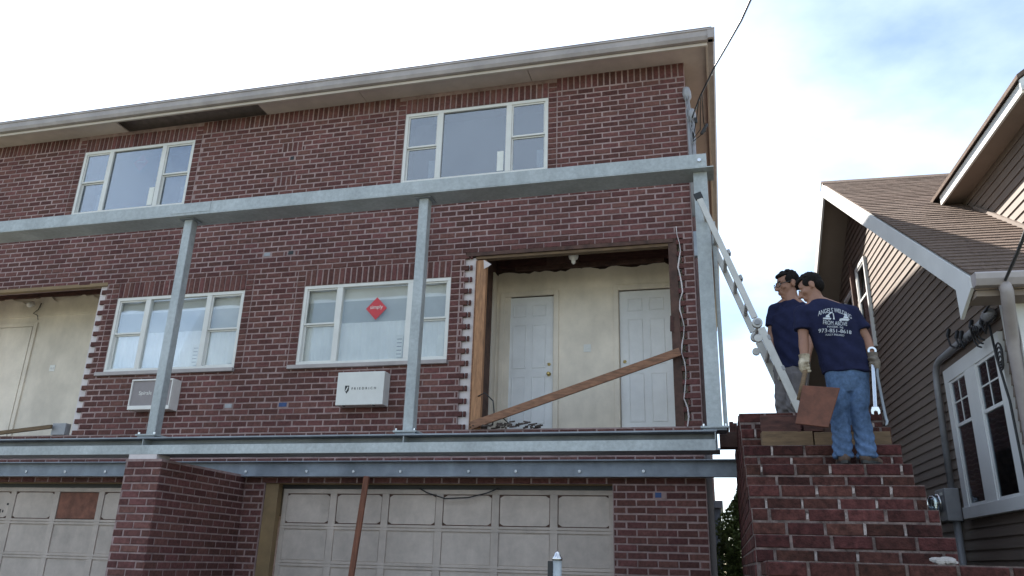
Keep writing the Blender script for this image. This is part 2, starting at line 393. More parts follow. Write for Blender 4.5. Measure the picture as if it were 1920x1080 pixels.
for wi, (a, c, d, e) in enumerate(WLO+WUP):
    n = round((e-d)/CH)
    for r_ in range(n+3):                                   # stacked half bricks beside the window
        z = d+CH*r_+CH/2-JT/2
        if z > ZT-.05: continue
        for xx in (a-.0675, c+.0675): specs.append((xx, -.004, z, .1225, CH-JT, .03, 0))
    k = round((c-a)/.0915); st = (c-a)/k; top = min(e+SOLD, ZT-.01)
    for q in range(k): specs.append((a+st*(q+.5), -.005, (e+top)/2-.004, st-.019, top-e-.016, .03, 0))
    if wi >= 2:
        pass
q = XR-.045
while q > XL:                                               # soldier course under the soffit
    if not any(a-.13 < q < c+.13 for (a, c, d, e) in WUP): specs.append((q, -.002, (czz(94)+ZT)/2, .072, ZT-czz(94)-.012, .03, 0))
    q -= .0905
def want(s):
    x, y, z = s[:3]
    if z < 1.4 or 2.4 < z < 3.3 or 5.95 < z < 6.95: return False
    return True
lay_bricks(specs, wall, BRICK, 300, want)
# -- side and rear shell
build(MB().box(XL, XR-.001, .2, 14, 0, ZT).box(0, 0, 0, 0, 0, 0), 'inner_shell', ROOMD, None) if False else None
sw = MB().box(XR-.2, XR-.012, .201, 14, 0, ZT); build(sw, 'side_wall', MORTAR, H)
sp2 = []
for row in range(12, 97):
    run(sp2, .03, 13.9, 0, czz(row)+CH/2-JT/2, CH-JT, .03, .03-(BL/2 if row % 2 else 0), rz=R(90), along=lambda c: (XR, c))
lay_bricks(sp2, [o for o in H.children if o.name.startswith('side_wall')][0], BRICK, 0)
build(MB().box(XL, XR-.201, 13.8, 14, 0, ZT), 'rear_wall', MORTAR, H)
build(MB().box(XL, XR-.201, .201, 13.8, 5.98+.25, 6.4), 'floor_slab', BROWNW, H)
build(MB().box(XL, XR-.201, 1.3, 13.8, 2.75, 3.1), 'floor_slab', BROWNW, H)
# -- utility boxes (recessed)
for i, (ux, uz, uw) in enumerate(UBOX):
    mt = [INK, GREYP, BLUE, GREYP, BLUE, INK][i]
    build(MB().box(ux-uw/2+.015, ux+uw/2-.02, -.001, .03, uz-.03, uz+.03), 'utility_box', mt, H, bevel=.002)
# -- roof edge
EY, EX = -.36, .15
panels = [(-14.6, -12.4), (-12.39, -9.75), (-7.0, -5.2), (-5.19, -2.45), (-2.44, EX)]
for a, b in panels: build(MB().box(a, b, EY, .02 if b < 0 else .01, ZT, ZT+.02), 'soffit_panel', SOFFIT, H)
build(MB().box(XR-.02, EX, .012, 14.1, ZT+.001, ZT+.021), 'soffit_panel', SOFFIT, H)
build(MB().box(-14.6, EX+.02, EY-.0, .3, ZT+.16, ZT+.2), 'roof_deck', mat('roof_sheathing', (.25, .20, .19), .9, var=.15), H)
build(MB().box(-14.6, EX+.03, EY-.035, EY-.003, ZT-.045, ZT+.16).box(-14.6, EX+.03, EY-.05, EY-.036, ZT-.05, ZT-.005), 'fascia', FASCIA, H, bevel=.003)
gm = MB()
prof = [(EY-.037, ZT+.0), (EY-.11, ZT+.0), (EY-.135, ZT+.05), (EY-.14, ZT+.13), (EY-.155, ZT+.135), (EY-.155, ZT+.16), (EY-.037, ZT+.16)]
gm.prism([(-14.6, y, z) for y, z in prof], 0, (14.6+EX+.13, 0, 0)); build(gm, 'gutter', GUTTER, H, bevel=.003)
fs = MB().box(EX+.003, EX+.035, EY, 14.1, ZT-.045, ZT+.17); build(fs, 'side_fascia', FASCIA, H, bevel=.003)
gs = MB().prism([(EX+.037, EY-.15, ZT), (EX+.11, EY-.15, ZT), (EX+.135, EY-.15, ZT+.05), (EX+.14, EY-.15, ZT+.165), (EX+.037, EY-.15, ZT+.165)], 0, (0, 14.3, 0))
build(gs, 'side_gutter', GUTTER, H, bevel=.003)
rf = MB().box(-14.6, EX+.1, EY-.1, 14.2, ZT+.201, ZT+.215)
build(rf, 'roof', SHING, H)
# drip pipe strap hook under the side eave
build(MB().ell((EX+.07, .35, ZT-.03), ((.02,0,0),(0,.02,0),(0,0,.02)), 10, 6), 'eave_lamp', CERAM, H, smooth=True)

# -- windows
def window(name, x0, x1, z0, z1, upper, par=H):
    y = .03; fw = .05
    W = x1-x0; m1, m2_ = x0+W*.255, x0+W*.735; mw_ = .085
    fm = MB()
    fm.box(x0, x1, y-.02, y+.07, z1-fw, z1).box(x0, x1, y-.02, y+.07, z0, z0+fw).box(x0, x0+fw, y-.02, y+.07, z0+fw, z1-fw).box(x1-fw, x1, y-.02, y+.07, z0+fw, z1-fw)
    for c in (m1, m2_): fm.box(c-mw_/2, c+mw_/2, y-.02, y+.07, z0+fw, z1-fw)
    o = build(fm, 'window', WHITE, par, bevel=.004)
    zc = z0+(z1-z0)*.505
    gl = GLASSU if upper else GLASS
    for a, b in ((x0+fw, m1-mw_/2), (m2_+mw_/2, x1-fw)):
        sm = MB(); t = .022                               # upper and lower sash frames, the upper one proud
        for c, d, yy in ((zc, z1-fw, y), (z0+fw, zc-.001, y+.03)):
            sm.box(a, a+t, yy, yy+.028, c, d).box(b-t, b, yy, yy+.028, c, d).box(a+t, b-t, yy, yy+.028, d-t, d).box(a+t, b-t, yy, yy+.028, c, c+t*1.2)
        build(sm, 'sash', WHITE, o, bevel=.002)
        build(MB().box(a+t, b-t, y+.012, y+.016, zc+t*1.2, z1-fw-t), 'pane', gl, o)
        build(MB().box(a+t, b-t, y+.042, y+.046, z0+fw+t*1.2, zc-t), 'pane', gl, o)
        if upper or a > m1: build(MB().box(b-t-.11, b-t-.012, y+.049, y+.0515, z0+fw+.05, z0+fw+.34), 'sticker', PAPER, o)
    a, b = m1+mw_/2, m2_-mw_/2
    build(MB().box(a, b, y+.012, y+.016, z0+fw, z1-fw), 'pane', gl, o)
    build(MB().box(b-.13, b-.03, (y+.008 if upper else y+.019), (y+.0105 if upper else y+.0215), z0+fw+.03, z0+fw+.36), 'sticker', PAPER, o)
    # label lines printed on the stickers
    ln = MB()
    for k in range(5): ln.box(b-.118, b-.045, y+.0172, y+.0182, z0+fw+.07+k*.055, z0+fw+.082+k*.055)
    build(ln, 'sticker_print', GREYP, o)
    if upper:
        build(MB().box(x0+.02, x1-.02, y+.35, y+.37, z0, z1), 'blind', ROOMD, o)  # dark plane standing in for the unlit room behind the glass
    else:
        zb = z0+(z1-z0)*.52; zt = z0+(z1-z0)*.80
        cm_ = MB(); nx = 90
        for q in range(nx):
            xa, xb = x0+.02+(W-.04)*q/nx, x0+.02+(W-.04)*(q+1)/nx; fy = lambda x: y+.064+.006*math.sin(x*31)+.004*math.sin(x*73+1)
            cm_.add([(xa, fy(xa), z0+.01), (xb, fy(xb), z0+.01), (xb, fy(xb), zb), (xa, fy(xa), zb)], [(0, 1, 2, 3)])
        build(cm_, 'curtain', CURT, o, smooth=True)
        build(MB().box(x0+.02, x1-.02, y+.078, y+.082, zb-.02, zt), 'valance', CURTG, o)
        build(MB().box(x0+.02, x1-.02, y+.085, y+.09, zt-.02, z1), 'blind', CURT, o)
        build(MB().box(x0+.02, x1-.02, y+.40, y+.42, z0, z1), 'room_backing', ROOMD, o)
        build(MB().box(x0-.10, x1+.02, -.06, .03, z0-.058, z0-.002), 'window_sill', GUTTER, o, bevel=.004)
    return o
wins = [window('w', *a, False) for a in WLO]+[window('w', *a, True) for a in WUP]
def diamond(o, x, z, y, s):
    build(MB().prism([(x-s, y, z), (x, y, z-s*1.05), (x+s, y, z), (x, y, z+s*1.05)], 0, (0, .003, 0)), 'red_card', RED, o)
    text_on_front('card_print', 'simply', s*.48, x, y-.001, z+s*.12, PAPER, o)
diamond(wins[1], -4.72, 4.965, .0375, .165); diamond(wins[2], -9.43, 7.90, .09, .15)

# -- garage doors
def garage(x0, x1, zt, brown=None):
    dz = zt; o = build(MB().box(x0, x1, .165, .2, 0, zt), 'garage_door', GARAGE, H)
    n = 6; st = (x1-x0)/n; rows = [(2.345, 1.945), (1.872, 1.462), (1.392, .982), (.912, .502), (.432, .03)]
    for c in range(n+1):
        a = x0+st*c; build(MB().box(a-(.05 if 0 < c < n else .0 if c == 0 else .07), a+(.05 if 0 < c < n else .07 if c == 0 else .0), .147, .166, .0, zt), 'stile', GARAGE, o, bevel=.004)
    zz = [zt]+[v for r_ in rows for v in r_]+[0]
    for k in range(0, len(zz), 2):
        t, b = zz[k], zz[k+1]; mid = (t+b)/2
        if 0 < k < len(zz)-2:
            build(MB().box(x0, x1, .1445, .166, mid+.004, t), 'rail', GARAGE, o, bevel=.004); build(MB().box(x0, x1, .1445, .166, b, mid-.004), 'rail', GARAGE, o, bevel=.004)
        else: build(MB().box(x0, x1, .1445, .166, b, t), 'rail', GARAGE, o, bevel=.004)
    for c in range(n):
        for r_, (t, b) in enumerate(rows):
            a0, a1 = x0+st*c+.058, x0+st*(c+1)-.058
            mt = PLY if (brown and (c, r_) in brown) else GARAGEP
            rn = random.Random(c*7+r_)
            mm = MB(); i1 = .018; y0, y1 = .158+rn.uniform(-.002, .002), .1655
            zt_, zb_ = t-.012, b+.012
            if r_ == 0 and not (brown and (c, r_) in brown):    # patched top lights: corners rounded by old caulk
                k = .05
                poly = [(a0+k, zb_), (a1-k, zb_), (a1, zb_+k*.6), (a1, zt_-k*.6), (a1-k, zt_), (a0+k, zt_), (a0, zt_-k*.6), (a0, zb_+k*.6)]
                mm.prism([(px, y0, pz) for px, pz in poly], 0, (0, y1-y0, 0))
            else: mm.box(a0, a1, y0, y1, zb_, zt_)
            build(mm, 'panel', mt, o, bevel=.004)
            if r_ == 0:
                cm = MB()
                cm.box(a0-.008, a1+.008, .1628, .1638, zb_-.009, zt_+.009); build(cm, 'caulk_line', BROWNW, o)
    return o
g1 = garage(-12.18, -7.34, 2.405, {(4-1, 0)})
g2 = garage(-5.93, -1.30, 2.405)
for (a, b, cc) in ((-12.45, -7.2, 0), (-6.15, -1.30, 1)):
    fm = MB().box(a, b, .03, .14, 2.405+.055, czz(28)-.002)
    if cc: fm.box(a+.0, a+.2, .03, .14, 0, 2.459)
    else: fm.box(b-.135, b, .03, .14, 0, 2.459).box(a, a+.2, .03, .14, 0, 2.459)
    build(fm, 'garage_frame', TRIMTAN, H, bevel=.004)
    build(MB().box(a+.2, b-.002, .1402, .2, 2.406, 2.459), 'garage_head_gap', BLACK, H)  # solid black strip standing in for the shade in the gap
cb_ = MB().tube([(-3.90, .10, 2.42), (-3.78, .09, 2.36), (-3.52, .08, 2.285), (-3.2, .08, 2.30), (-2.95, .09, 2.36), (-2.80, .10, 2.42)], .008, 6)
build(cb_, 'hanging_cable', BLACK, H, smooth=True)
lm = MB()                                                     # torn stickers and marks on the left garage door
for (a, b, c, d) in ((-10.66, -10.55, 2.14, 2.17), (-10.80, -10.75, 2.02, 2.08), (-10.83, -10.76, 1.955, 2.0), (-10.72, -10.70, 2.03, 2.07)): lm.box(a, b, .1545, .1565, c, d)
build(lm, 'old_sticker', INK, g1)

# -- opened door recess on the right
def casing(x0, x1, z0, z1, y, par):
    c = MB().box(x0-.075, x0, y-.03, y, z0, z1+.075).box(x1, x1+.075, y-.03, y, z0, z1+.075).box(x0, x1, y-.03, y, z1, z1+.075)
    build(c, 'door_casing', CREAM, par, bevel=.006)
def six_panel(x0, x1, z0, z1, y, knob_side, mt=DOORW):
    o = build(MB().box(x0, x1, y-.012, y+.03, z0, z1), 'door', mt, H, bevel=.003)
    Wd = x1-x0; Hh = z1-z0
    for (b, t) in ((.105, .43), (.485, .80), (.855, .945)):
        for s in (0, 1):
            a0 = x0+Wd*(.15 if s == 0 else .56); a1 = a0+Wd*.29
            pm = MB(); zb, zt = z0+Hh*b, z0+Hh*t
            k = .022                                          # moulding groove ring and raised field
            pm.prism([(a0, y-.0125, zb), (a1, y-.0125, zb), (a1, y-.0125, zt), (a0, y-.0125, zt)], 0, (0, .004, 0))
            pm.v = pm.v[:4]; pm.f = []
            ring = [(a0, zb), (a1, zb), (a1, zt), (a0, zt)]; r1 = [(a0+k*.5, zb+k*.5), (a1-k*.5, zb+k*.5), (a1-k*.5, zt-k*.5), (a0+k*.5, zt-k*.5)]; r2_ = [(a0+k, zb+k), (a1-k, zb+k), (a1-k, zt-k), (a0+k, zt-k)]
            vs_ = [(p[0], y-.0135, p[1]) for p in ring]+[(p[0], y-.021, p[1]) for p in r1]+[(p[0], y-.0145, p[1]) for p in r2_]
            fs_ = [(8, 9, 10, 11)]
            for i in range(4): j = (i+1) % 4; fs_ += [(i, j, 4+j, 4+i), (4+i, 4+j, 8+j, 8+i)]
            pm = MB().add(vs_, fs_); build(pm, 'door_panel', mt, o)
    kx = x1-.065 if knob_side > 0 else x0+.065
    for z, r_ in ((z0+.965, .03), (z0+1.115, .025)):
        km = MB().tube([(kx, y-.012, z), (kx, y-.022, z), (kx, y-.03, z), (kx, y-.05, z), (kx, y-.07, z), (kx, y-.078, z)], 0, 14, [r_*1.05, r_*1.05, r_*.5, r_*.75, r_*.9, r_*.4] if r_ > .027 else [r_, r_, r_*.85, r_*.5, r_*.3, r_*.1])
        build(km, 'door_knob' if r_ > .027 else 'deadbolt', BRASS, o, smooth=True)
    return o
YB, ZF = 1.1, 3.20
build(MB().box(-3.35, -2.98-.0, YB, YB+.1, ZF-.2, 5.76).box(-2.98-.1+.0, -.38, YB+.001, YB+.101, 5.42, 5.765).box(-2.30, -1.31, YB+.0005, YB+.1, ZF-.2, 5.42).box(-.52, -.38, YB+.0005, YB+.1, ZF-.2, 5.42), 'recess_wall', CREAM, H)
six_panel(-3.05, -2.30, ZF, 5.385, YB+.045, 1); six_panel(-1.305, -.535, ZF, 5.395, YB+.045, -1)
casing(-3.06, -2.29, ZF, 5.39, YB-.001, H); casing(-1.315, -.525, ZF, 5.40, YB-.001, H)
build(MB().box(-3.3, -.38, .14, 1.3, ZF-.15, ZF-.002), 'recess_floor', mat('recess_concrete', (.42, .39, .36), .9, var=.15, scale=4), H)
sm = MB().box(-3.30, -3.215, .14, 1.1, ZF, 6.2); build(sm, 'recess_side_wall', BROWNW, H)
build(MB().box(-3.2149, -3.19, .9, 1.099, ZF, 5.75), 'recess_side_lining', CREAM, H)
build(MB().box(-.395, -.30, .16, 1.1, ZF, 6.2), 'recess_side_wall', CREAM, H)
build(MB().box(-3.3, -.3, .12, 1.25, 6.14, 6.2), 'recess_ceiling', DARKW, H)
for y, z0, z1 in ((.42, 5.95, 6.13), (.80, 5.95, 6.13)): build(MB().box(-3.21, -.4, y, y+.045, z0, z1), 'ceiling_joist', DARKW, H, bevel=.004)
build(MB().box(-2.9, -.62, 1.03, 1.0935, 5.80, 5.862).box(-2.4, -1.9, 1.02, 1.059, 5.865, 6.1), 'ceiling_batten', BROWNW, H, bevel=.004)
build(MB().box(-3.2, -.4, 1.06, 1.099, 5.865, 6.14), 'ceiling_rim', DARKW, H)
build(MB().box(-3.36, -.43, -.004, .07, 5.665, czz(65)+.002), 'lintel_angle', BROWNW, H, bevel=.004)
build(MB().box(-3.22, -.48, .02, .12, 5.622, 5.664), 'header_timber', TAN, H, bevel=.004)
build(MB().box(-3.20, -3.06, .012, .10, ZF-.13, 5.60), 'stud', WOOD, H, bevel=.004)
build(MB().box(-3.215, -3.202, .006, .13, ZF-.13, 5.60), 'stud_sheathing', WOODX, H)
wm = MB(); rn = random.Random(2); ptsL = []
for k in range(30): ptsL.append((-3.20+rn.uniform(-.01, .012), 3.17+k*(2.48/29)))
n = len(ptsL)
wm.prism([(-3.42, .04, 3.17)]+[(x, .04, z) for x, z in ptsL]+[(-3.42, .04, 5.65)], 0, (0, .02, 0)); build(wm, 'house_wrap', WRAP, H)
build(MB().prism([(-3.1, .0, 5.60), (-2.98, -.01, 5.52), (-3.02, -.005, 5.49), (-3.09, .0, 5.46)], 0, (0, .006, 0)), 'torn_wrap', WRAP, H)
build(MB().box(-.50, -.385, .012, .13, ZF-.13, 5.93), 'stud', BROWNW, H, bevel=.006)
build(MB().prism([(-.52, .0, 4.42), (-.47, .0, 4.40), (-.47, .0, 4.62), (-.51, .0, 4.63)], 0, (0, .02, 0)), 'torn_bracket', DARKW, H)
wm = MB(); rn = random.Random(5); pl = []; pr = []
for k in range(24):
    z = 3.17+k*(2.72/23); x = -.365+.018*math.sin(k*1.3)+rn.uniform(-.01, .01); pl.append((x, z)); pr.append((x+.007+rn.uniform(0, .012), z))
for k in range(23): wm.add([(pl[k][0], -.012, pl[k][1]), (pr[k][0], -.010, pr[k][1]), (pr[k+1][0], -.010, pr[k+1][1]), (pl[k+1][0], -.012, pl[k+1][1]), (pl[k][0], .012, pl[k][1]), (pr[k][0], .012, pr[k][1]), (pr[k+1][0], .012, pr[k+1][1]), (pl[k+1][0], .012, pl[k+1][1])], [(0,1,2,3), (0,3,7,4), (1,5,6,2)])
build(wm, 'torn_flashing', WRAP, H)
rg = MB(); rn = random.Random(16); pts_ = []
for k in range(34): pts_.append((-3.18+k*.082, 5.77+rn.uniform(-.012, .045)+.02*math.sin(k*.9)))
rg.prism([(-3.18, 1.094, 5.5)]+[(x, 1.094, z) for x, z in pts_]+[(pts_[-1][0], 1.094, 5.5)], 0, (0, .005, 0)); build(rg, 'torn_plaster', CREAM, H)
# lamp holder, switch plate
lm = MB().tube([(-1.84, .25, 6.14), (-1.84, .25, 5.72), (-1.84, .25, 5.71), (-1.84, .25, 5.66), (-1.84, .25, 5.62), (-1.84, .25, 5.615), (-1.84, .25, 5.56), (-1.84, .25, 5.54)], 0, 16, [.02, .02, .06, .072, .06, .034, .03, .01])
build(lm, 'lamp_holder', CERAM, H, smooth=True)
def switch(x, z, y):
    o = build(MB().box(x-.055, x+.055, y-.008, y, z-.058, z+.058), 'switch_plate', WHITE, H, bevel=.003)
    for s in (-.023, .023): build(MB().box(x+s-.007, x+s+.007, y-.018, y-.008, z-.015, z+.015), 'switch_toggle', WHITE, o)
switch(-1.785, 4.53, YB)
# -- opened recess on the left
build(MB().box(-14.2, -9.3, 1.0, 1.1, 3.1, 5.80).box(-14.2, -9.3, 1.02, 1.1, 5.80, 5.86), 'recess_wall', CREAM, H)
dm = build(MB().box(-12.62, -11.86, .962, .999, 3.25, 5.30), 'door', CREAM, H, bevel=.004)
casing(-12.63, -11.85, 3.25, 5.31, .999, H)
build(MB().box(-13.7, -9.3, .14, 1.1, 3.02, 3.17), 'recess_floor', mat('recess_concrete', (.42, .39, .36), .9, var=.15, scale=4), H)
build(MB().box(-13.7, -9.3, .14, 1.1, 6.05, 6.12), 'recess_ceiling', DARKW, H)
build(MB().box(-13.6, -9.5, .95, .999, 5.862, 6.04), 'ceiling_rim', DARKW, H)
build(MB().box(-9.58, -9.48, .14, .999, 3.17, 6.04), 'recess_side_wall', CREAM, H)
build(MB().box(-9.60, -9.581, .5, .62, 3.17, 5.25), 'corner_board', TRIMTAN, H)  # thin tan strip standing in for shade on the side wall
build(MB().box(-13.6, -9.5, -.003, .08, 5.60, 5.66), 'lintel_angle', TRIMTAN, H, bevel=.004)
build(MB().box(-9.64, -9.46, .035, .06, 3.17, 5.60), 'house_wrap', WRAP, H)
rg = MB(); rn = random.Random(6); pts_ = []
for k in range(46): pts_.append((-13.6+k*.09, 5.80+rn.uniform(-.02, .07)+.04*math.sin(k*.7)))
rg.prism([(-13.6, .985, 5.5)]+[(x, .985, z) for x, z in pts_]+[(pts_[-1][0], .985, 5.5)], 0, (0, .0145, 0)); build(rg, 'torn_plaster', CREAM, H)
switch(-11.25, 4.52, 1.0)
build(MB().tube([(-11.9, .9, 5.72), (-11.9, .86, 5.70), (-11.88, .80, 5.66)], .045, 12), 'lamp_holder', CERAM, H, smooth=True)
build(MB().tube([(-11.8, .98, 5.75), (-11.82, .96, 5.62), (-11.9, .95, 5.55), (-11.78, .94, 5.50), (-11.76, .95, 5.42)], .007, 6), 'loose_wire', BLACK, H)
# electrical box in the left recess
build(MB().box(-9.97, -9.72, -.01, .10, 3.18, 3.36), 'junction_box', GREYP, H, bevel=.006)

# -- conduits with weather heads at the corner
for x, y, zt, zb in ((-.135, -.055, 7.83, 6.0), (-.085, -.05, 7.47, 6.0)):
    o = build(MB().tube([(x, y, zb), (x, y, zt)], .027, 12), 'conduit', GREYP, H, smooth=True)
    hd = MB().tube([(x, y, zt-.03), (x, y, zt+.02), (x-.01, y-.02, zt+.10), (x-.015, y-.03, zt+.17), (x-.015, y-.03, zt+.19)], 0, 14, [.03, .055, .062, .045, .012])
    build(hd, 'weather_head', GREYP, o, smooth=True)
    wr = MB()
    for k in range(3):
        pts = [(x+.03*math.cos(k*2.1+t*.8), y-.06-.01*math.sin(t*2+k), zt+.02-t*.07) for t in range(7)]; wr.tube(pts, .006, 6)
    build(wr, 'bare_wire', GREYP, o, smooth=True)
build(MB().tube([(-.085, -.04, 3.1), (-.085, -.04, 5.55)], .03, 12), 'conduit', GREYP, H, smooth=True)
build(MB().box(-.16, -.06, -.06, .02, 5.42, 5.78), 'meter_can', STEELD, H, bevel=.01)
build(MB().box(XR-.01, XR+.075, .25, .33, .0, 3.1), 'downspout', GUTTER, H, bevel=.006)

# ================================================================== air conditioners
def ac(x0, x1, z0, z1, label, open_front):
    o = build(MB().box(x0, x1, -.20, .0, z0, z1) if not open_front else
              MB().box(x0, x1, -.172, .0, z0, z1).box(x0, x1, -.2, -.172, z0, z0+.06).box(x0, x1, -.2, -.172, z1-.025, z1).box(x0, x0+.02, -.2, -.172, z0+.06, z1-.025).box(x1-.02, x1, -.2, -.172, z0+.06, z1-.025),
              'air_conditioner', WHITE if not open_front else CERAM, bevel=.006)
    tag(o, label, 'air conditioner'); o['group'] = 'wall air conditioners under the windows'
    if open_front:
        build(MB().box(x0+.0205, x1-.0205, -.180, -.1722, z0+.0605, z1-.0255), 'grille', mat('ac_grille', (.30, .265, .27), .7, var=.08), o)
        text_on_front('badge', 'Spirale', .085, (x0+x1)/2-.1, -.182, (z0+z1)/2+.02, CERAM, o)
    else:
        sh = MB(); cx, cz = x0+.155, (z0+z1)/2-.01
        sh.prism([(cx-.03, -.2025, cz+.05), (cx+.032, -.2025, cz+.05), (cx+.03, -.2025, cz-.02), (cx, -.2025, cz-.062), (cx-.028, -.2025, cz-.02)], 0, (0, .002, 0)); build(sh, 'shield_logo', INK, o)
        build(MB().prism([(cx-.02, -.2045, cz-.02), (cx-.008, -.2045, cz-.035), (cx+.024, -.2045, cz+.03), (cx+.012, -.2045, cz+.04)], 0, (0, .0015, 0)), 'logo_stripe', WHITE, o)
        text_on_front('lettering', 'FRIEDRICH', .047, x0+.41, -.2015, (z0+z1)/2-.005, INK, o, spacing=1.75)
        for fx in (.1, .55): build(MB().box(x0+fx, x0+fx+.03, -.19, -.15, z0-.012, z0), 'foot', BLACK, o)
    return o
ac(-5.10, -4.395, 3.50, 3.965, 'white wall air conditioner with plain lettered front under the window', False)
ac(-8.50, -7.78, 3.505, 3.965, 'grey fronted wall air conditioner in a white frame behind the steel column', True)

# ================================================================== steelwork
FY, BY = -1.80, -1.45
o = MB().box(-14.2, .06, FY, FY+.012, 5.82, 5.985).box(-14.2, .135, FY, BY, 5.806, 5.8195)
ub = build(o, 'steel_beam', STEEL, bevel=.002); tag(ub, 'long galvanised steel angle beam running across the front below the upper windows', 'beam')
for k in range(1): build(MB().tube([(-.02, FY-.02, 5.90), (-.02, FY+.0, 5.90)], .022, 6), 'bolt', CHROME, ub)
build(MB().box(-7.0, -6.4, FY-.006, FY-.0005, 5.84, 5.975), 'splice_plate', STEEL, ub)
# front floor beam
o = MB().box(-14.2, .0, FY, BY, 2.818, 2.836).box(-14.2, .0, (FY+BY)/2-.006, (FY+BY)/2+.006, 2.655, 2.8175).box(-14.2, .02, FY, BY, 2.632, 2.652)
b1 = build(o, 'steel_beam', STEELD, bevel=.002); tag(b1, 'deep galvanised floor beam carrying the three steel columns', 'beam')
build(MB().box(-14.2, -.02, FY-.012, FY-.0005, 2.628, 2.738), 'face_plate', STEEL, b1, bevel=.002)
# ledger channel along the wall
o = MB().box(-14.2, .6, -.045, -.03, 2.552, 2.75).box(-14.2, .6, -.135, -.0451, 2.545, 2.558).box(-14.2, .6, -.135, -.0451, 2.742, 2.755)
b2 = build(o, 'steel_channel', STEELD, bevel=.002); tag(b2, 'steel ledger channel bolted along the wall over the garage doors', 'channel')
rn = random.Random(9)
for k in range(17):
    x = -.9-k*.78+rn.uniform(-.1, .1); build(MB().tube([(x, -.045, 2.62), (x, -.062, 2.62)], .02, 6), 'bolt', CHROME, b2)
def column(x, wdt, label, flanged):
    base = 2.838; t = empty('steel_column', (x, -1.625, base)); tag(t, label, 'column')
    ya, yb = -1.625-wdt/2, -1.625+wdt/2
    if flanged:
        m_ = MB().box(x-wdt/2, x+wdt/2, ya, ya+.012, base+.0425, 5.803).box(x-wdt/2, x+wdt/2, yb-.012, yb, base+.0425, 5.803).box(x-.006, x+.006, ya+.0121, yb-.0121, base+.0425, 5.803)
        build(m_, 'shaft', STEEL, t, bevel=.002)
        build(MB().box(x+wdt/2+.012, x+wdt/2+.055, ya+.06, yb+.02, base+.0425, 5.2), 'side_angle', STEEL, t, bevel=.002)
    else: build(MB().box(x-wdt/2, x+wdt/2, ya, yb, base+.0425, 5.803), 'shaft', STEEL, t, bevel=.012)
    build(MB().box(x-.14, x+.14, -1.625-.15, -1.625+.15, base+.022, base+.042), 'base_plate', STEEL, t, bevel=.002)
    build(MB().box(x-.12, x+.12, -1.625-.13, -1.625+.13, base+.0, base+.0215), 'grout_pad', STEELD, t, bevel=.002)
    for sx in (-.11, .11): build(MB().tube([(x+sx, -1.745, base+.042), (x+sx, -1.745, base+.066)], .014, 6), 'bolt', CHROME, t)
    build(MB().box(x-.005, x+.005, FY+.01, (FY+BY)/2-.008, 2.656, 2.816), 'stiffener', STEEL, b1)
    build(MB().box(x-.11, x+.11, ya-.04, yb+.03, 5.79, 5.8025), 'cap_plate', STEELD, t) if not flanged else None
column(-6.80, .125, 'square galvanised steel column standing over the brick pier', False)
column(-3.395, .125, 'square galvanised steel column between the two air conditioner bays, beside the lettered unit', False)
column(-.02, .155, 'flanged steel column at the house corner with the ladder leaning on it', True)
steel_extra = None

# ================================================================== brick pier
PX0, PX1, PY, PZ = -6.97, -6.457, -1.82, czz(29)
pier = empty('brick_pier', (-6.7, -.9, 0)); tag(pier, 'projecting red brick pier between the garage doors under the steel beam', 'pier')
pc = build(MB().box(PX0+.0075, PX1-.0075, PY+.0075, .009, 0, PZ+.012), 'mortar_core', MORTAR, pier)
build(MB().box(PX0+.03, PX1-.09, PY+.01, PY+.25, PZ+.0125, 2.631), 'bearing_pad', WRAP, pier)
build(MB().box(PX0+.05, PX1-.02, -.16, -.03, PZ+.0125, 2.544), 'bearing_pad', MORTAR, pier)
ps = []
for row in range(0, 29):
    z = czz(row)+CH/2-JT/2
    run(ps, PX0, PX1, PY, z, CH-JT, .03, PX1-(BL/2 if row % 2 else 0))
    run(ps, PY, -.0, 0, z, CH-JT, .03, PY-(0 if row % 2 else BL/2), rz=R(90), along=lambda c: (PX1, c))
    run(ps, PY, -.0, 0, z, CH-JT, .03, PY-(0 if row % 2 else BL/2), rz=R(-90), along=lambda c: (PX0, c))
lay_bricks(ps, pc, BRICK, 230, lambda s: s[2] > 1.15 and s[6] > -.1)

# ================================================================== brick stairs
SX0, SX1, SP, SH = .20, 1.45, .30, .192
stairs = empty('brick_staircase', (.8, -3.5, 0)); tag(stairs, 'steep red brick staircase with rough mortar joints where the men stand', 'stairs')
ST = [(-4.19+SP*k, 1.74+SH*k) for k in range(7)]
cm = MB()
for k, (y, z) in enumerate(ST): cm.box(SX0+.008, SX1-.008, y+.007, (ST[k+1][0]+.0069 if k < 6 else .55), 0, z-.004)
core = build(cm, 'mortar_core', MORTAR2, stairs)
ss = []; hc = SH/2
def run2(specs, x0, x1, y, zc, h, ph, depth=.1, rz=0, along=None, step=.258):
    global JT
    j0 = JT; JT = .022; run(specs, x0, x1, y, zc, h, depth, ph, step=step, rz=rz, along=along); JT = j0
for k, (y, z) in enumerate(ST):
    for c in range(2): run2(ss, SX0, SX1, y+random.uniform(-.004, .004), z-hc*c-hc/2, hc-.014, SX0-(.13 if (k+c) % 2 else .02), depth=.15 if c == 0 else .06)
side = []
for r_ in range(0, 30):
    z = 2.892-hc*r_-hc/2
    if z < .05: break
    y0 = ST[0][0]
    for (yy, zz) in ST:
        if zz-.01 > z+hc/2-.001: y0 = yy; break
    else: y0 = ST[6][0]
    y0 = next((yy for (yy, zz) in ST if zz >= z+hc/2-.012), ST[6][0])
    run2(side, y0+.07, .5, 0, z, hc-.014, y0-(.13 if r_ % 2 else 0), depth=.05, rz=R(-90), along=lambda c: (SX0, c))
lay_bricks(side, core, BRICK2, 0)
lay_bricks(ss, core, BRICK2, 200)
rn = random.Random(11); ms = MB()
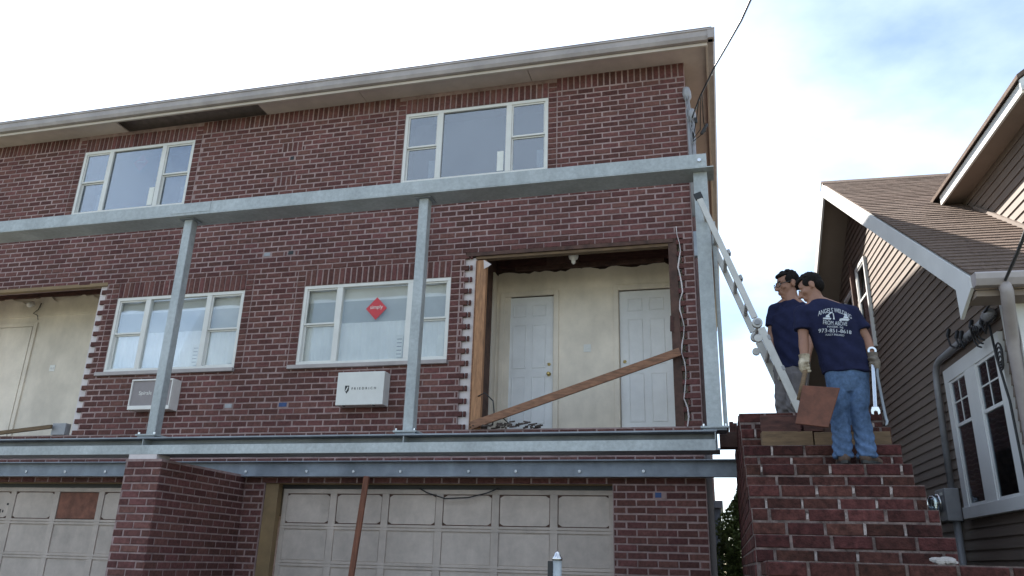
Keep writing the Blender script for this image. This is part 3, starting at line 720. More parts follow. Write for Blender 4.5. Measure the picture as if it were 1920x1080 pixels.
for s_ in ss:
    if rn.random() < .45:
        x = s_[0]+s_[3]/2+.011; hh = rn.uniform(.5, 1.0)*s_[4]/2; wv = rn.uniform(.007, .011); zc = s_[2]+rn.uniform(-.01, .01)
        if SX0+.03 < x < SX1-.03: ms.prism([(x-wv, s_[1]+.001, zc-hh), (x+wv*rn.uniform(.5, 1), s_[1]+.001, zc-hh*.9), (x+wv, s_[1]+.001, zc+hh*.8), (x-wv*.7, s_[1]+.001, zc+hh)], 0, (0, .03, 0))
build(ms, 'light_mortar_patches', mat('light_mortar', (.42, .35, .33), .95, var=.3, scale=30, bump=.8), core, kind='stuff')
# front landing wall
LX1 = 3.4
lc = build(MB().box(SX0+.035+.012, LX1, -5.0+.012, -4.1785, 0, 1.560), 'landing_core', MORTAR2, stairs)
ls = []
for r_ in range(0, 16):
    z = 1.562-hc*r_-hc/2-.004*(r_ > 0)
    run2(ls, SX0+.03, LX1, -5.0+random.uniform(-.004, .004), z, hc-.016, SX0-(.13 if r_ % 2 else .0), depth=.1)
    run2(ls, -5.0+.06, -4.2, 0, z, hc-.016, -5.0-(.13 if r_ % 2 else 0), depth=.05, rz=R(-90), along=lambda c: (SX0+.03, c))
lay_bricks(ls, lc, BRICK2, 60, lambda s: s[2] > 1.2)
rb = MB(); rn = random.Random(4)
for k in range(9):
    rb.ell((1.19+rn.uniform(-.06, .06), -4.93+rn.uniform(-.03, .05), 1.575+rn.uniform(-.005, .014)), ((rn.uniform(.02, .05), rn.uniform(-.01, .01), 0), (0, rn.uniform(.02, .03), .005), (0, .004, rn.uniform(.012, .022))), 7, 5)
tag(build(rb, 'rubble_chunk', RUBBLE), 'pale lump of broken mortar lying on the lower brick landing', 'rubble')

# ================================================================== timbers on the stairs
def plank(name, p0, p1, wx, wy, mt, label, cat='timber', side=(0, 1, 0), group=None):
    o = build(MB().bar(p0, p1, wx, wy, side), name, mt, bevel=.005); tag(o, label, cat, group); return o
z4 = ST[4][1]
plank('timber_block', (.37, -2.83, z4+.066), (.785, -2.80, z4+.067), .12, .13, TAN, 'short tan sawn timber lying on the brick step beside the board')
plank('timber_block', (.80, -2.80, z4+.062), (1.40, -2.81, z4+.062), .12, .12, TAN, 'long tan sawn timber lying on the brick step behind the jeans')
plank('timber_block', (.372, -2.79, z4+.131+.074), (.70, -2.81, z4+.131+.066), .12, .144, DARKW, 'dark red timber offcut resting on top of the tan timber')
plank('timber_block', (.86, -2.76, z4+.125+.03), (1.12, -2.80, z4+.125+.034), .09, .06, BROWNW, 'rough brown offcut lying across the long tan timber')
plank('timber_block', (.72, -2.79, z4+.131+.03), (.88, -2.78, z4+.131+.03), .1, .055, DARKW, 'thin dark offcut lying beside the dark red timber')
ob = MB().box(.02, .44, -1.30, -1.10, 2.73, 2.892); o = build(ob, 'timber_beam', BROWNW, bevel=.006); tag(o, 'dark timber beam end bridging from the steel beam to the stairs', 'timber')
rn = random.Random(8); tb = MB(); x = .13
while x < .43:
    wv = rn.uniform(.03, .09); tb.box(x, min(x+wv, .45), -1.26, -1.14, 2.8925, 2.97+rn.uniform(-.02, .04)); x += wv+.0005
o = build(tb, 'splintered_timber', DARKW, bevel=.003); tag(o, 'splintered dark timber with a ragged top on the beam end', 'timber')
plank('brace_board', (-3.16, -.06, 3.215), (-.40, -.06, 4.12), .04, .105, WOODX, 'reddish timber board nailed diagonally across the open door recess', 'board')
plank('brace_board', (-11.4, -.06, 3.17), (-9.93, -.06, 3.30), .04, .06, TAN, 'tan timber board braced low across the left door recess', 'board')
plank('prop_board', (-4.70, -.25, .0), (-4.55, -.16, 2.545), .04, .075, mat('old_timber', (.25, .10, .06), .8, var=.25, scale=8, stretch=(4, 4, .5)), 'reddish timber prop leaning in front of the garage door', 'board')
# debris in the right recess
rn = random.Random(21); db = MB()
for k in range(60):
    c = Vector((rn.uniform(-3.15, -2.2), rn.uniform(-.1, .1), 3.20+abs(rn.gauss(0, .025)))); a = rn.uniform(0, 3.1); L = rn.uniform(.03, .14)
    db.bar(c-Vector((math.cos(a), .3*math.sin(a), .15))*L/2, c+Vector((math.cos(a), .3*math.sin(a), .15))*L/2, .008, .02)
tag(build(db, 'debris_heap', mat('debris', (.10, .075, .065), .9, var=.3, scale=20, rnd=.5)), 'heap of splinters and rubble on the sill of the door recess', 'debris')
o = build(MB().tube([(-3.1, .0, 3.62), (-3.0, -.02, 3.66), (-2.88, -.02, 3.55), (-2.86, -.02, 3.4), (-2.87, -.03, 3.22)], .009, 6).tube([(-2.87, -.03, 3.36), (-2.74, -.02, 3.32), (-2.66, -.02, 3.25), (-2.72, .0, 3.2)], .009, 6), 'loose_cable', BLACK, smooth=True)
tag(o, 'loose black cable sprouting from the debris beside the brace board', 'cable')

# ================================================================== overhead wires
def wire(name, pts, r, label):
    o = build(MB().tube(pts, r, 6), name, BLACK, smooth=True); tag(o, label, 'wire')
def at(px, py, y): d = ray(px, py); return CAM+d*((y-CAM.y)/d.y)
p = Vector((-.085, -.10, 7.50)); q = at(1340, 125, -1.5); s_ = at(1407, 0, -4.2); e_ = s_+(s_-q)*6.0
pts = [p, at(1312, 182, -.7), q, at(1365, 82, -2.4), at(1390, 38, -3.4), s_, e_]
wire('service_wire', pts, .011, 'twisted black service wire running up from the house corner')
dw = MB()
for k in range(3):
    dw.tube([at(1310+k*3, 185-k*4, -.7), at(1307+6*k, 215+6*k, -.4), at(1303+10*k, 240+3*k, -.2), at(1300, 255+5*k, -.12), at(1297, 235, -.08)], .007, 6)
dw.cap(at(1304, 223, -.3), .022, at(1305, 229, -.3), .022, 8); dw.cap(at(1325, 234, -.3), .02, at(1316, 250, -.3), .024, 8)
tag(build(dw, 'wire_splice', BLACK, smooth=True), 'drooping black wire splices hanging below the weather heads', 'wire')

# ================================================================== ladder
lad = empty('ladder', (.77, -1.75, 2.9)); tag(lad, 'grey articulated aluminium ladder leaning from the stairs to the steel column', 'ladder')
A, B = Vector((-.05, 0, 5.36)), Vector((.80, 0, 2.90)); hinge = A.lerp(B, .60); d_ = (B-A).normalized()
for y in (-1.98, -1.45):
    off = Vector((0, y, 0))
    build(MB().bar(A+off, hinge-d_*.06+off, .028, .062), 'rail', ALU, lad, bevel=.004)
    build(MB().bar(hinge+d_*.06+off+Vector((.012, 0, .004)), B+off+Vector((.012, 0, .004)), .03, .074), 'rail', ALU, lad, bevel=.004)
    hm = MB().tube([hinge+Vector((0, y-.028, 0)), hinge+Vector((0, y+.028, 0))], .052, 18); build(hm, 'hinge', ALU, lad, bevel=.004)
    build(MB().tube([hinge+Vector((0, y-.045, 0)), hinge+Vector((0, y-.028, 0))], .03, 12), 'hinge_knob', GREYP, lad, bevel=.003)
    lk = hinge+d_*.14; build(MB().tube([lk+Vector((-.05, y-.02, -.03)), lk+Vector((-.05, y+.02, -.03))], .04, 14), 'lock_plate', ALU, lad, bevel=.003)
    build(MB().bar(A-d_*.045+off, A+d_*.035+off, .036, .085), 'foot', BLACK, lad, bevel=.006)
    build(MB().bar(B-d_*.06+off, B+off, .036, .1), 'foot', BLACK, lad, bevel=.006)
nrm_l = Vector((d_.z, 0, -d_.x)); nrm_l = nrm_l if nrm_l.x > 0 else -nrm_l
for k in range(9):
    c = A.lerp(B, .07+k*.107)
    build(MB().bar(c+Vector((0, -1.966, 0)), c+Vector((0, -1.464, 0)), .03, .032, side=tuple(d_)), 'rung', ALU, lad, bevel=.004)
for t in (.28, .40, .67, .80):
    c = A.lerp(B, t)+nrm_l*.045; build(MB().bar(c+Vector((0, -2.0, 0)), c+Vector((0, -1.9, 0)), .05, .028, side=tuple(d_)), 'bracket', GREYP, lad, bevel=.004)

# ================================================================== gate post
gp = empty('gate_post', (-1.096, -4.5, 0)); tag(gp, 'galvanised metal gate post with rounded cap in front of the garage door', 'post')
build(MB().tube([(-1.096, -4.5, 0), (-1.096, -4.5, 1.535)], .031, 18), 'tube', STEEL, gp, smooth=True)
build(MB().tube([(-1.096, -4.5, 1.53), (-1.096, -4.5, 1.545), (-1.096, -4.5, 1.56), (-1.096, -4.5, 1.575), (-1.096, -4.5, 1.588)], 0, 18, [.036, .036, .024, .02, .006]), 'cap', CHROME, gp, smooth=True)
build(MB().box(-1.158, -1.125, -4.52, -4.48, 0, 1.525), 'hinge_strip', BLACK, gp, bevel=.004)

# ================================================================== shrub and background between the houses
sh = empty('evergreen_shrub', (.12, 3.2, 0)); tag(sh, 'narrow green arborvitae shrub growing in the gap behind the stairs', 'shrub')
build(MB().tube([(.12, 3.2, 0), (.13, 3.2, 1.2), (.2, 3.25, 2.6)], 0, 8, [.05, .035, .008]), 'stem', BARK, sh)
rn = random.Random(31); lf = MB()
for k in range(16000):
    z = rn.uniform(.3, 2.75); cx = .12+(.16 if z > 2.1 else .02)*(z-1.6); rad = .33 if z < 2.1 else .33*max(.15, (2.8-z)/.7)
    a = rn.uniform(0, 6.28); rr = rad*math.sqrt(rn.random())*(.8+.35*math.sin(z*9+a*2)); c = Vector((cx+rr*math.cos(a), 3.2+rr*math.sin(a), z))
    d1 = Vector((rn.gauss(0, 1), rn.gauss(0, 1), rn.gauss(.5, .8))).normalized(); d2 = d1.cross(Vector((rn.gauss(0, 1), rn.gauss(0, 1), rn.gauss(0, 1)))).normalized(); L = rn.uniform(.025, .06)
    lf.add([c-d2*L*.28, c+d1*L, c+d2*L*.28, c-d1*L*.4], [(0, 1, 2, 3)])
link('foliage', (lambda: (lambda me: (me.from_pydata([tuple(v) for v in lf.v], [], lf.f), me)[1])(bpy.data.meshes.new('foliage')))(), LEAF, sh, kind='stuff')
sd_ = empty('back_shed', (-.05, 8, 0)); tag(sd_, 'dark shed end seen in the gap beside the shrub', 'shed')
build(MB().box(-.25, -.02, 8, 10, 0, 2.75), 'wall', STEELD, sd_); build(MB().box(-.3, .03, 7.9, 10.1, 2.75, 2.9), 'roof', GREYP, sd_)
bf = empty('back_fence', (1.2, 9, 0)); tag(bf, 'dark board fence closing the alley behind the shrub', 'fence')
for k in range(16): build(MB().box(.05+k*.16, .05+k*.16+.152, 9, 9.03, 0, 1.75), 'fence_board', BROWNW, bf)
build(MB().box(.05, 2.6, 9.031, 9.07, .4, .5).box(.05, 2.6, 9.031, 9.07, 1.4, 1.5), 'fence_rail', BROWNW, bf)

# ================================================================== neighbouring house (local frame: -x faces the stairs)
NB = empty('siding_house', (2.45, -2, 0), R(2.9), world_children=False)
tag(NB, 'brown vinyl sided house with shingle gable roof and white rake boards', 'house')
FL, RY, RZ, SL, SB = -.92, 3.95, 7.30, .667, .72      # front corner, ridge, slopes
EYf, EZf = -1.2, RZ-(RY+1.2)*SL
EYb = 9.2; EZb = RZ-(EYb-RY)*SB
roof_z = lambda y: RZ-(RY-y)*SL if y < RY else RZ-(y-RY)*SB
T = .15
nw = build(MB().prism([(0, FL, 0), (0, 8.9, 0), (0, 8.9, roof_z(8.9)-T), (0, RY, RZ-T), (0, FL, roof_z(FL)-T)], 0, (7, 0, 0)), 'wall', SIDING, NB)
i = 0
LAP = .1
while True:
    z = .35+LAP*i; i += 1
    if z > RZ-T-.02: break
    a = max(FL+.28, (z+T-RZ)/SL+RY-.02); b = min(8.9, RY+(RZ-T-z)/SB+.02)
    zt = z+LAP+.012
    pr = [(-.019, z+.003), (-.001, z+.008), (-.001, zt), (-.006, zt), (-.017, z+.02)]
    rs_ = random.Random(i*13); cut = rs_.uniform(a+.6, b-.6) if b-a > 2.2 else b
    for (a_, b_) in ((a, cut-.0015), (cut+.0015, b)):
        if b_-a_ > .05:
            wv = rs_.uniform(-.0025, .0025)                  # butt joints, boards not quite true
            build(MB().prism([(x-max(0, wv) if x < -.01 else x, a_, zz+wv) for x, zz in pr], 0, (0, b_-a_, -wv*.6)), 'siding_board', SIDING, nw)
for k in range(37):
    z = .35+LAP*k
    build(MB().prism([(.26, FL-.022, z), (.26, FL-.001, z), (.26, FL-.001, z+LAP+.012), (.26, FL-.008, z+LAP+.012)], 0, (4, 0, 0)), 'siding_board', SIDING, nw)
build(MB().box(-.03, .25, FL-.03, FL-.0005, 0, 3.84).box(-.03, -.0005, FL, FL+.28, 0, 3.84), 'corner_board', NWHITE, NB, bevel=.004)
# roof
rb_ = MB().prism([(-.40, EYf, EZf-.02), (-.40, RY, RZ-.02), (-.40, EYb, EZb-.02), (-.40, EYb, EZb-T), (-.40, RY, RZ-T), (-.40, EYf, EZf-T)], 0, (8, 0, 0))
nr = build(rb_, 'roof', NSOFF, NB)
sg = MB(); rn = random.Random(17); ang = math.atan(SL); EXPO = .125; n = int(math.hypot(RY-EYf, RZ-EZf)/EXPO)+1
for c in range(n):
    s0 = c*EXPO; x = -.43+rn.uniform(-.2, 0)
    while x < 4.4:
        wv = rn.choice((.24, .3, .33, .36)); xa, xb = max(x, -.425), x+wv-.004; x += wv
        if xb < -.42: continue
        dr = rn.uniform(-.006, .004); th = rn.uniform(.007, .011)
        p = []
        for (s_, h_) in ((s0+dr, th*.15), (s0+dr, th+.008), (s0+EXPO+.03, .006), (s0+EXPO+.03, -.004)):
            p.append((EYf-.02+s_*math.cos(ang)-h_*math.sin(ang), EZf-.022+s_*math.sin(ang)+h_*math.cos(ang)))
        sg.prism([(xa, y, z) for y, z in p], 0, (xb-xa, 0, 0))
build(sg, 'shingles', SHING, nr, kind='stuff')
build(MB().prism([(-.425, RY, RZ-.016), (-.425, EYb, EZb-.016), (-.425, EYb, EZb+.006), (-.425, RY, RZ+.012)], 0, (8, 0, 0)), 'rear_shingles', SHING, nr)
rc = MB().prism([(-.435, RY-.13, RZ-.075), (-.435, RY, RZ+.025), (-.435, RY+.13, RZ-.08), (-.435, RY+.1, RZ-.1), (-.435, RY, RZ), (-.435, RY-.1, RZ-.095)], 0, (8, 0, 0))
build(rc, 'ridge_cap', SHING, nr)
HB = .23
rk = MB().prism([(-.43, EYf+.0, EZf-.03), (-.43, RY, RZ-.03), (-.43, RY, RZ-.03-HB), (-.43, EYf+.34, EZf+.34*SL-.03-HB), (-.43, EYf+.34, EZf-.30), (-.43, EYf, EZf-.13)], 0, (.0295, 0, 0))
build(rk, 'rake_board', NWHITE, NB, bevel=.003)
rk = MB().prism([(-.431, RY+.001, RZ-.03), (-.431, EYb, EZb-.03), (-.431, EYb, EZb-.03-HB*.8), (-.431, RY+.001, RZ-.03-HB)], 0, (.03, 0, 0))
build(rk, 'rake_board', NWHITE, NB, bevel=.003)
# eave soffit box and gutter
build(MB().box(-.39, 7.6, EYf+.02, FL-.001, EZf-.20, EZf-.152), 'eave_soffit', NSOFF, NB)
gu = MB().prism([(-.42, EYf-.0, EZf-.03), (-.42, EYf-.10, EZf-.03), (-.42, EYf-.115, EZf-.045), (-.42, EYf-.11, EZf-.09), (-.42, EYf-.08, EZf-.14), (-.42, EYf-.0, EZf-.14)], 0, (7.9, 0, 0))
build(gu, 'gutter', GUTTER, NB, bevel=.003)
dp = [(-.20, EYf-.05, EZf-.12), (-.19, EYf-.05, EZf-.19), (-.17, EYf+.02, EZf-.27), (-.10, FL-.05, 3.42), (-.075, FL+.03, 3.30), (-.075, FL+.05, .3)]
build(MB().tube(dp, .05, 10), 'downspout', GUTTER, NB, smooth=True)
# windows
def nwin(y0, y1, z0, z1, tw, panes):
    f = MB(); x = -.055
    f.box(x, -.0005, y0, y1, z1-tw, z1).box(x-.015, -.0005, y0-.01, y1+.01, z0, z0+tw*.8).box(x, -.0005, y0, y0+tw, z0+tw*.8, z1-tw).box(x, -.0005, y1-tw, y1, z0+tw*.8, z1-tw)
    for a, b in zip(panes[:-1], panes[1:]): f.box(x, -.0005, a[1], b[0], z0+tw*.8, z1-tw)
    o = build(f, 'window', NWHITE, NB, bevel=.004)
    zm = z0+(z1-z0)*.60
    for a, b in panes:
        t = .028; s = MB(); zb, zt = z0+tw*.8, z1-tw
        s.box(-.045, -.028, a, a+t, zb, zt).box(-.045, -.028, b-t, b, zb, zt).box(-.045, -.028, a+t, b-t, zt-t, zt).box(-.045, -.028, a+t, b-t, zb, zb+t).box(-.05, -.028, a+t, b-t, zm-t*.6, zm+t*.6)
        build(s, 'sash', NWHITE, o, bevel=.002)
        build(MB().box(-.036, -.033, a+t, b-t, zb+t, zm-t*.6), 'pane', GLASSN, o); build(MB().box(-.036, -.033, a+t, b-t, zm+t*.6, zt-t), 'pane', GLASSN, o)
        if tw > .1:
            c = (a+b)/2; build(MB().box(-.041, -.0365, c-.007, c+.007, zm+t*.6, zt-t).box(-.0405, -.0366, a+t, b-t, (zm+zt)/2-.007, (zm+zt)/2+.007), 'muntin', NWHITE, o)
        build(MB().box(-.0275, -.0245, a+t*.5, b-t*.5, zb, zt), 'dim_room_sheet', ROOMD, o)  # dark sheet close behind the panes, coloured as the unlit room
    return o
nwin(-.56, .98, 2.04, 3.54, .14, [(-.42, .08), (.38, .84)])
nwin(3.59, 4.19, 4.53, 5.90, .055, [(3.645, 4.135)])
nwin(4.55, 5.15, 4.45, 5.72, .055, [(4.605, 5.095)])
build(MB().bar((-.08, 4.22, 4.2), (-.08, 4.30, 6.05), .06, .05, side=(1, 0, 0)), 'side_pipe', BROWNW, NB, bevel=.008)
# meter box and conduit
mb_ = build(MB().box(-.17, -.025, 1.14, 1.46, 2.03, 2.36), 'meter_box', GREYP, NB, bevel=.012)
build(MB().tube([(-.17, 1.32, 2.22), (-.22, 1.32, 2.22), (-.27, 1.32, 2.22), (-.285, 1.32, 2.22)], 0, 18, [.085, .082, .07, .03]), 'meter_glass', GLASSN, mb_, smooth=True)
build(MB().tube([(-.171, 1.32, 2.22), (-.2, 1.32, 2.22)], .09, 18), 'meter_ring', CHROME, mb_, smooth=True)
build(MB().box(-.1755, -.1705, 1.2, 1.28, 2.29, 2.32), 'meter_label', PAPER, mb_)
cd = [(-.07, 1.22, 2.35), (-.07, 1.17, 3.45), (-.07, 1.14, 3.57), (-.07, 1.07, 3.64), (-.07, .95, 3.665), (-.07, -.1, 3.68), (-.07, -.45, 3.70)]
build(MB().tube(cd, .033, 14), 'conduit', GREYP, NB, smooth=True)
build(MB().tube([(-.07, 1.22, 0), (-.07, 1.22, 2.04)], .036, 12), 'conduit', GREYP, NB, smooth=True)
build(MB().tube([(-.07, -.44, 3.70), (-.075, -.52, 3.705), (-.08, -.60, 3.71)], 0, 12, [.05, .06, .03]), 'weather_head', GREYP, NB, smooth=True)
build(MB().box(-.06, -.025, -.9, -.66, .9, 1.75), 'cellar_panel', GREYP, NB, bevel=.005)
rn = random.Random(13); lp = MB()
for k in range(5):
    y = .50-k*.21+rn.uniform(-.09, .09); z = 3.84-.02*k+rn.uniform(-.09, .05)
    lp.tube([(-.10, y, z), (-.13, y-.03, z-.08), (-.12, y-.05+rn.uniform(-.03, .03), z-.17), (-.11, y-.12, 3.63), (-.12, y-.2, 3.60+rn.uniform(-.03, .02)), (-.11, y-.3, 3.63)], .010, 5); lp.cap((-.10, y, z), .02, (-.125, y-.02, z-.06), .018, 8)
for k in range(3):
    c = Vector((-.11, -.33-.05*k, 3.56)); a0 = rn.uniform(0, 6)
    lp.tube([c+Vector((-.01*t, (.09-.012*k)*math.cos(a0+t*.55), (.10-.02*k)*math.sin(a0+t*.55))) for t in range(9)], .009, 5)
for k in range(4):
    c = Vector((-.10, -.70, 3.22)); lp.tube([c+Vector((-.02, .07*math.cos(t*.6)*(.7+.1*k), .085*math.sin(t*.6)*(.7+.1*k)+.03*k)) for t in range(12)], .008, 5)
lp.tube([(-.1, -.55, 3.6), (-.1, -.58, 3.3), (-.09, -.66, 2.9), (-.09, -.69, 2.0), (-.09, -.70, 1.2)], .011, 6)
build(lp, 'cable_bundle', BLACK, NB, smooth=True)
# dormer
DX, DE, DZ = .70, .46, 5.79
dwl = build(MB().box(DX, 4.2, -.729, 2.0, 4.3, DZ+.02), 'dormer', SIDING, NB)
for k in range(17):
    z = 4.2+k*LAP
    if z > DZ: break
    build(MB().prism([(DX-.019, -.73, z+.003), (DX-.001, -.73, z+.008), (DX-.001, -.73, z+LAP+.012), (DX-.006, -.73, z+LAP+.012), (DX-.017, -.73, z+.02)], 0, (0, 2.6, 0)), 'siding_board', SIDING, dwl)
build(MB().bar((DX-.03, -.9, roof_z(-.9)+.02), (DX-.03, 1.3, roof_z(1.3)+.02), .04, .05, side=(1, 0, 0)), 'flashing_trim', SIDING, dwl)
build(MB().box(DE, DX-.001, -.90, 1.9, DZ, DZ+.03), 'dormer_soffit', NSOFF, dwl)
build(MB().box(DE-.025, DE-.0005, -.80, 1.65, DZ-.03, DZ+.09), 'dormer_fascia', NWHITE, dwl, bevel=.003)
build(MB().prism([(DE-.06, -.86, DZ+.092), (DE-.06, -.86, DZ+.14), (2.5, -.86, DZ+1.72), (2.5, -.86, DZ+1.62)], 0, (0, 4.5, 0)), 'dormer_roof', SHING, dwl, bevel=.004)
build(MB().prism([(DE-.04, -.845, DZ-.03), (DE-.04, -.845, DZ+.09), (2.5, -.845, DZ+1.61), (2.5, -.845, DZ+1.40)], 0, (0, .025, 0)), 'dormer_rake', NWHITE, dwl, bevel=.003)
build(MB().prism([(DX, -.74, DZ+.02), (4.2, -.74, DZ+.02), (2.5, -.74, DZ+1.5)], 0, (0, 2.8, 0)), 'dormer_gable', SIDING, dwl)
# the service drop of this house
p = NB.matrix_basis @ Vector((-.12, -.55, 3.72)) if False else Vector((2.45, -2, 0))+Matrix.Rotation(R(2.9), 3, 'Z') @ Vector((-.12, -.55, 3.72))
wire('service_wire', [p, at(1885, 525, -3.3), at(1906, 478, -4.0), at(1930, 415, -4.8), at(2050, 150, -6.5), at(2050, 150, -6.5)+(at(2050, 150, -6.5)-at(1930, 415, -4.8))*4], .012, 'black service wire dropping to the brown sided house')

# ================================================================== people
Z3 = Vector((0, 0, 1))
def head_parts(c, f, u, k):
    """skin head and hair: c centre of skull, f face direction, u up, k size"""
    f = Vector(f).normalized(); u = Vector(u); u = (u-f*u.dot(f)).normalized(); s = f.cross(u)
    P = lambda a, b, d: Vector(c)+s*a*k+f*b*k+u*d*k
    V = lambda a, b, d: (s*a*k, f*b*k, u*d*k)
    h = MB()
    h.ell(P(0, -.012, .03), V(.073, .094, .092)); h.ell(P(0, .022, -.02), V(.064, .072, .082)); h.ell(P(0, .036, -.068), V(.047, .052, .046))
    h.ell(P(0, .070, -.094), V(.022, .02, .018)); h.cap(P(0, .088, .014), .010*k, P(0, .113, -.028), .0145*k); h.cap(P(-.012, .098, -.031), .010*k, P(.012, .098, -.031), .010*k)
    h.cap(P(-.022, .088, -.058), .009*k, P(.022, .088, -.058), .009*k); h.cap(P(-.02, .087, -.07), .008*k, P(.02, .087, -.07), .008*k)
    h.cap(P(-.045, .070, .028), .012*k, P(.045, .070, .028), .012*k)
    for q in (-1, 1):
        h.ell(P(q*.042, .060, -.022), V(.022, .022, .02)); h.ell(P(q*.076, -.012, -.008), V(.009, .02, .034)); h.ell(P(q*.080, -.02, .004), V(.007, .016, .02))
    return h, P, V
def make_hair(P, V, k):
    h = MB(); h.ell(P(0, -.026, .042), V(.0775, .090, .088)); h.ell(P(0, .036, .084), V(.058, .050, .026)); h.ell(P(0, -.052, .0), V(.070, .058, .066))
    for q in (-1, 1): h.ell(P(q*.064, .0, .035), V(.0125, .045, .04))
    rn = random.Random(int(k*100))
    for i in range(40):
        a = rn.uniform(0, 6.28); b = rn.uniform(.1, 1.2); h.ell(P(.076*math.sin(b)*math.cos(a), -.015+.095*math.sin(b)*math.sin(a), .046+.085*math.cos(b)), V(.009, .012, .006), 6, 4)
    return h
def finger(m_, pts, r0, r1):
    for i in range(len(pts)-1):
        t0, t1 = i/(len(pts)-1), (i+1)/(len(pts)-1); m_.cap(pts[i], r0+(r1-r0)*t0, pts[i+1], r0+(r1-r0)*t1, 10)
def fist(m_, c, axis, out, k=1.0):
    """closed hand round a handle through c along axis; 'out' points from handle to the back of the hand"""
    c = Vector(c); a = Vector(axis).normalized(); o_ = Vector(out); o_ = (o_-a*o_.dot(a)).normalized(); t = a.cross(o_)
    m_.ell(c+o_*.027*k, (a*.045*k, t*.032*k, o_*.017*k))
    ln = (1.0, 1.08, 1.02, .86)
    for i in range(4):
        b = c+a*(.033-.0225*i)*k
        pts = [b+(o_*math.cos(R(g))+t*math.sin(R(g)))*.026*k*(1 if g < 200 else .95) for g in [35+w*ln[i] for w in (0, 55, 110, 165, 205)]]
        finger(m_, pts, .0115*k, .0092*k)
    pts = [c+a*.03*k+o_*.024*k-t*.018*k, c+a*.045*k+o_*.004*k-t*.030*k, c+a*.040*k-o_*.022*k-t*.018*k, c+a*.034*k-o_*.030*k+t*.004*k]
    finger(m_, pts, .013*k, .010*k)
def relaxed_hand(m_, w_, d, palm_n, side, k=1.0):
    """hand hanging from wrist w_ along d; palm normal; thumb on 'side'"""
    w_ = Vector(w_); d = Vector(d).normalized(); n_ = Vector(palm_n).normalized(); s = Vector(side).normalized()
    m_.ell(w_+d*.045*k, (d*.052*k, s*.040*k, n_*.016*k))
    for i, L in enumerate((.072, .080, .075, .058)):
        b = w_+d*.085*k+s*(.027-.018*i)*k
        finger(m_, [b, b+d*L*.42*k+n_*.010*k, b+d*L*.75*k+n_*.026*k, b+d*L*.92*k+n_*.042*k], .0095*k, .0075*k)
    b = w_+d*.03*k+s*.032*k
    finger(m_, [b, b+d*.028*k+s*.018*k+n_*.010*k, b+d*.055*k+s*.022*k+n_*.022*k], .0115*k, .0085*k)
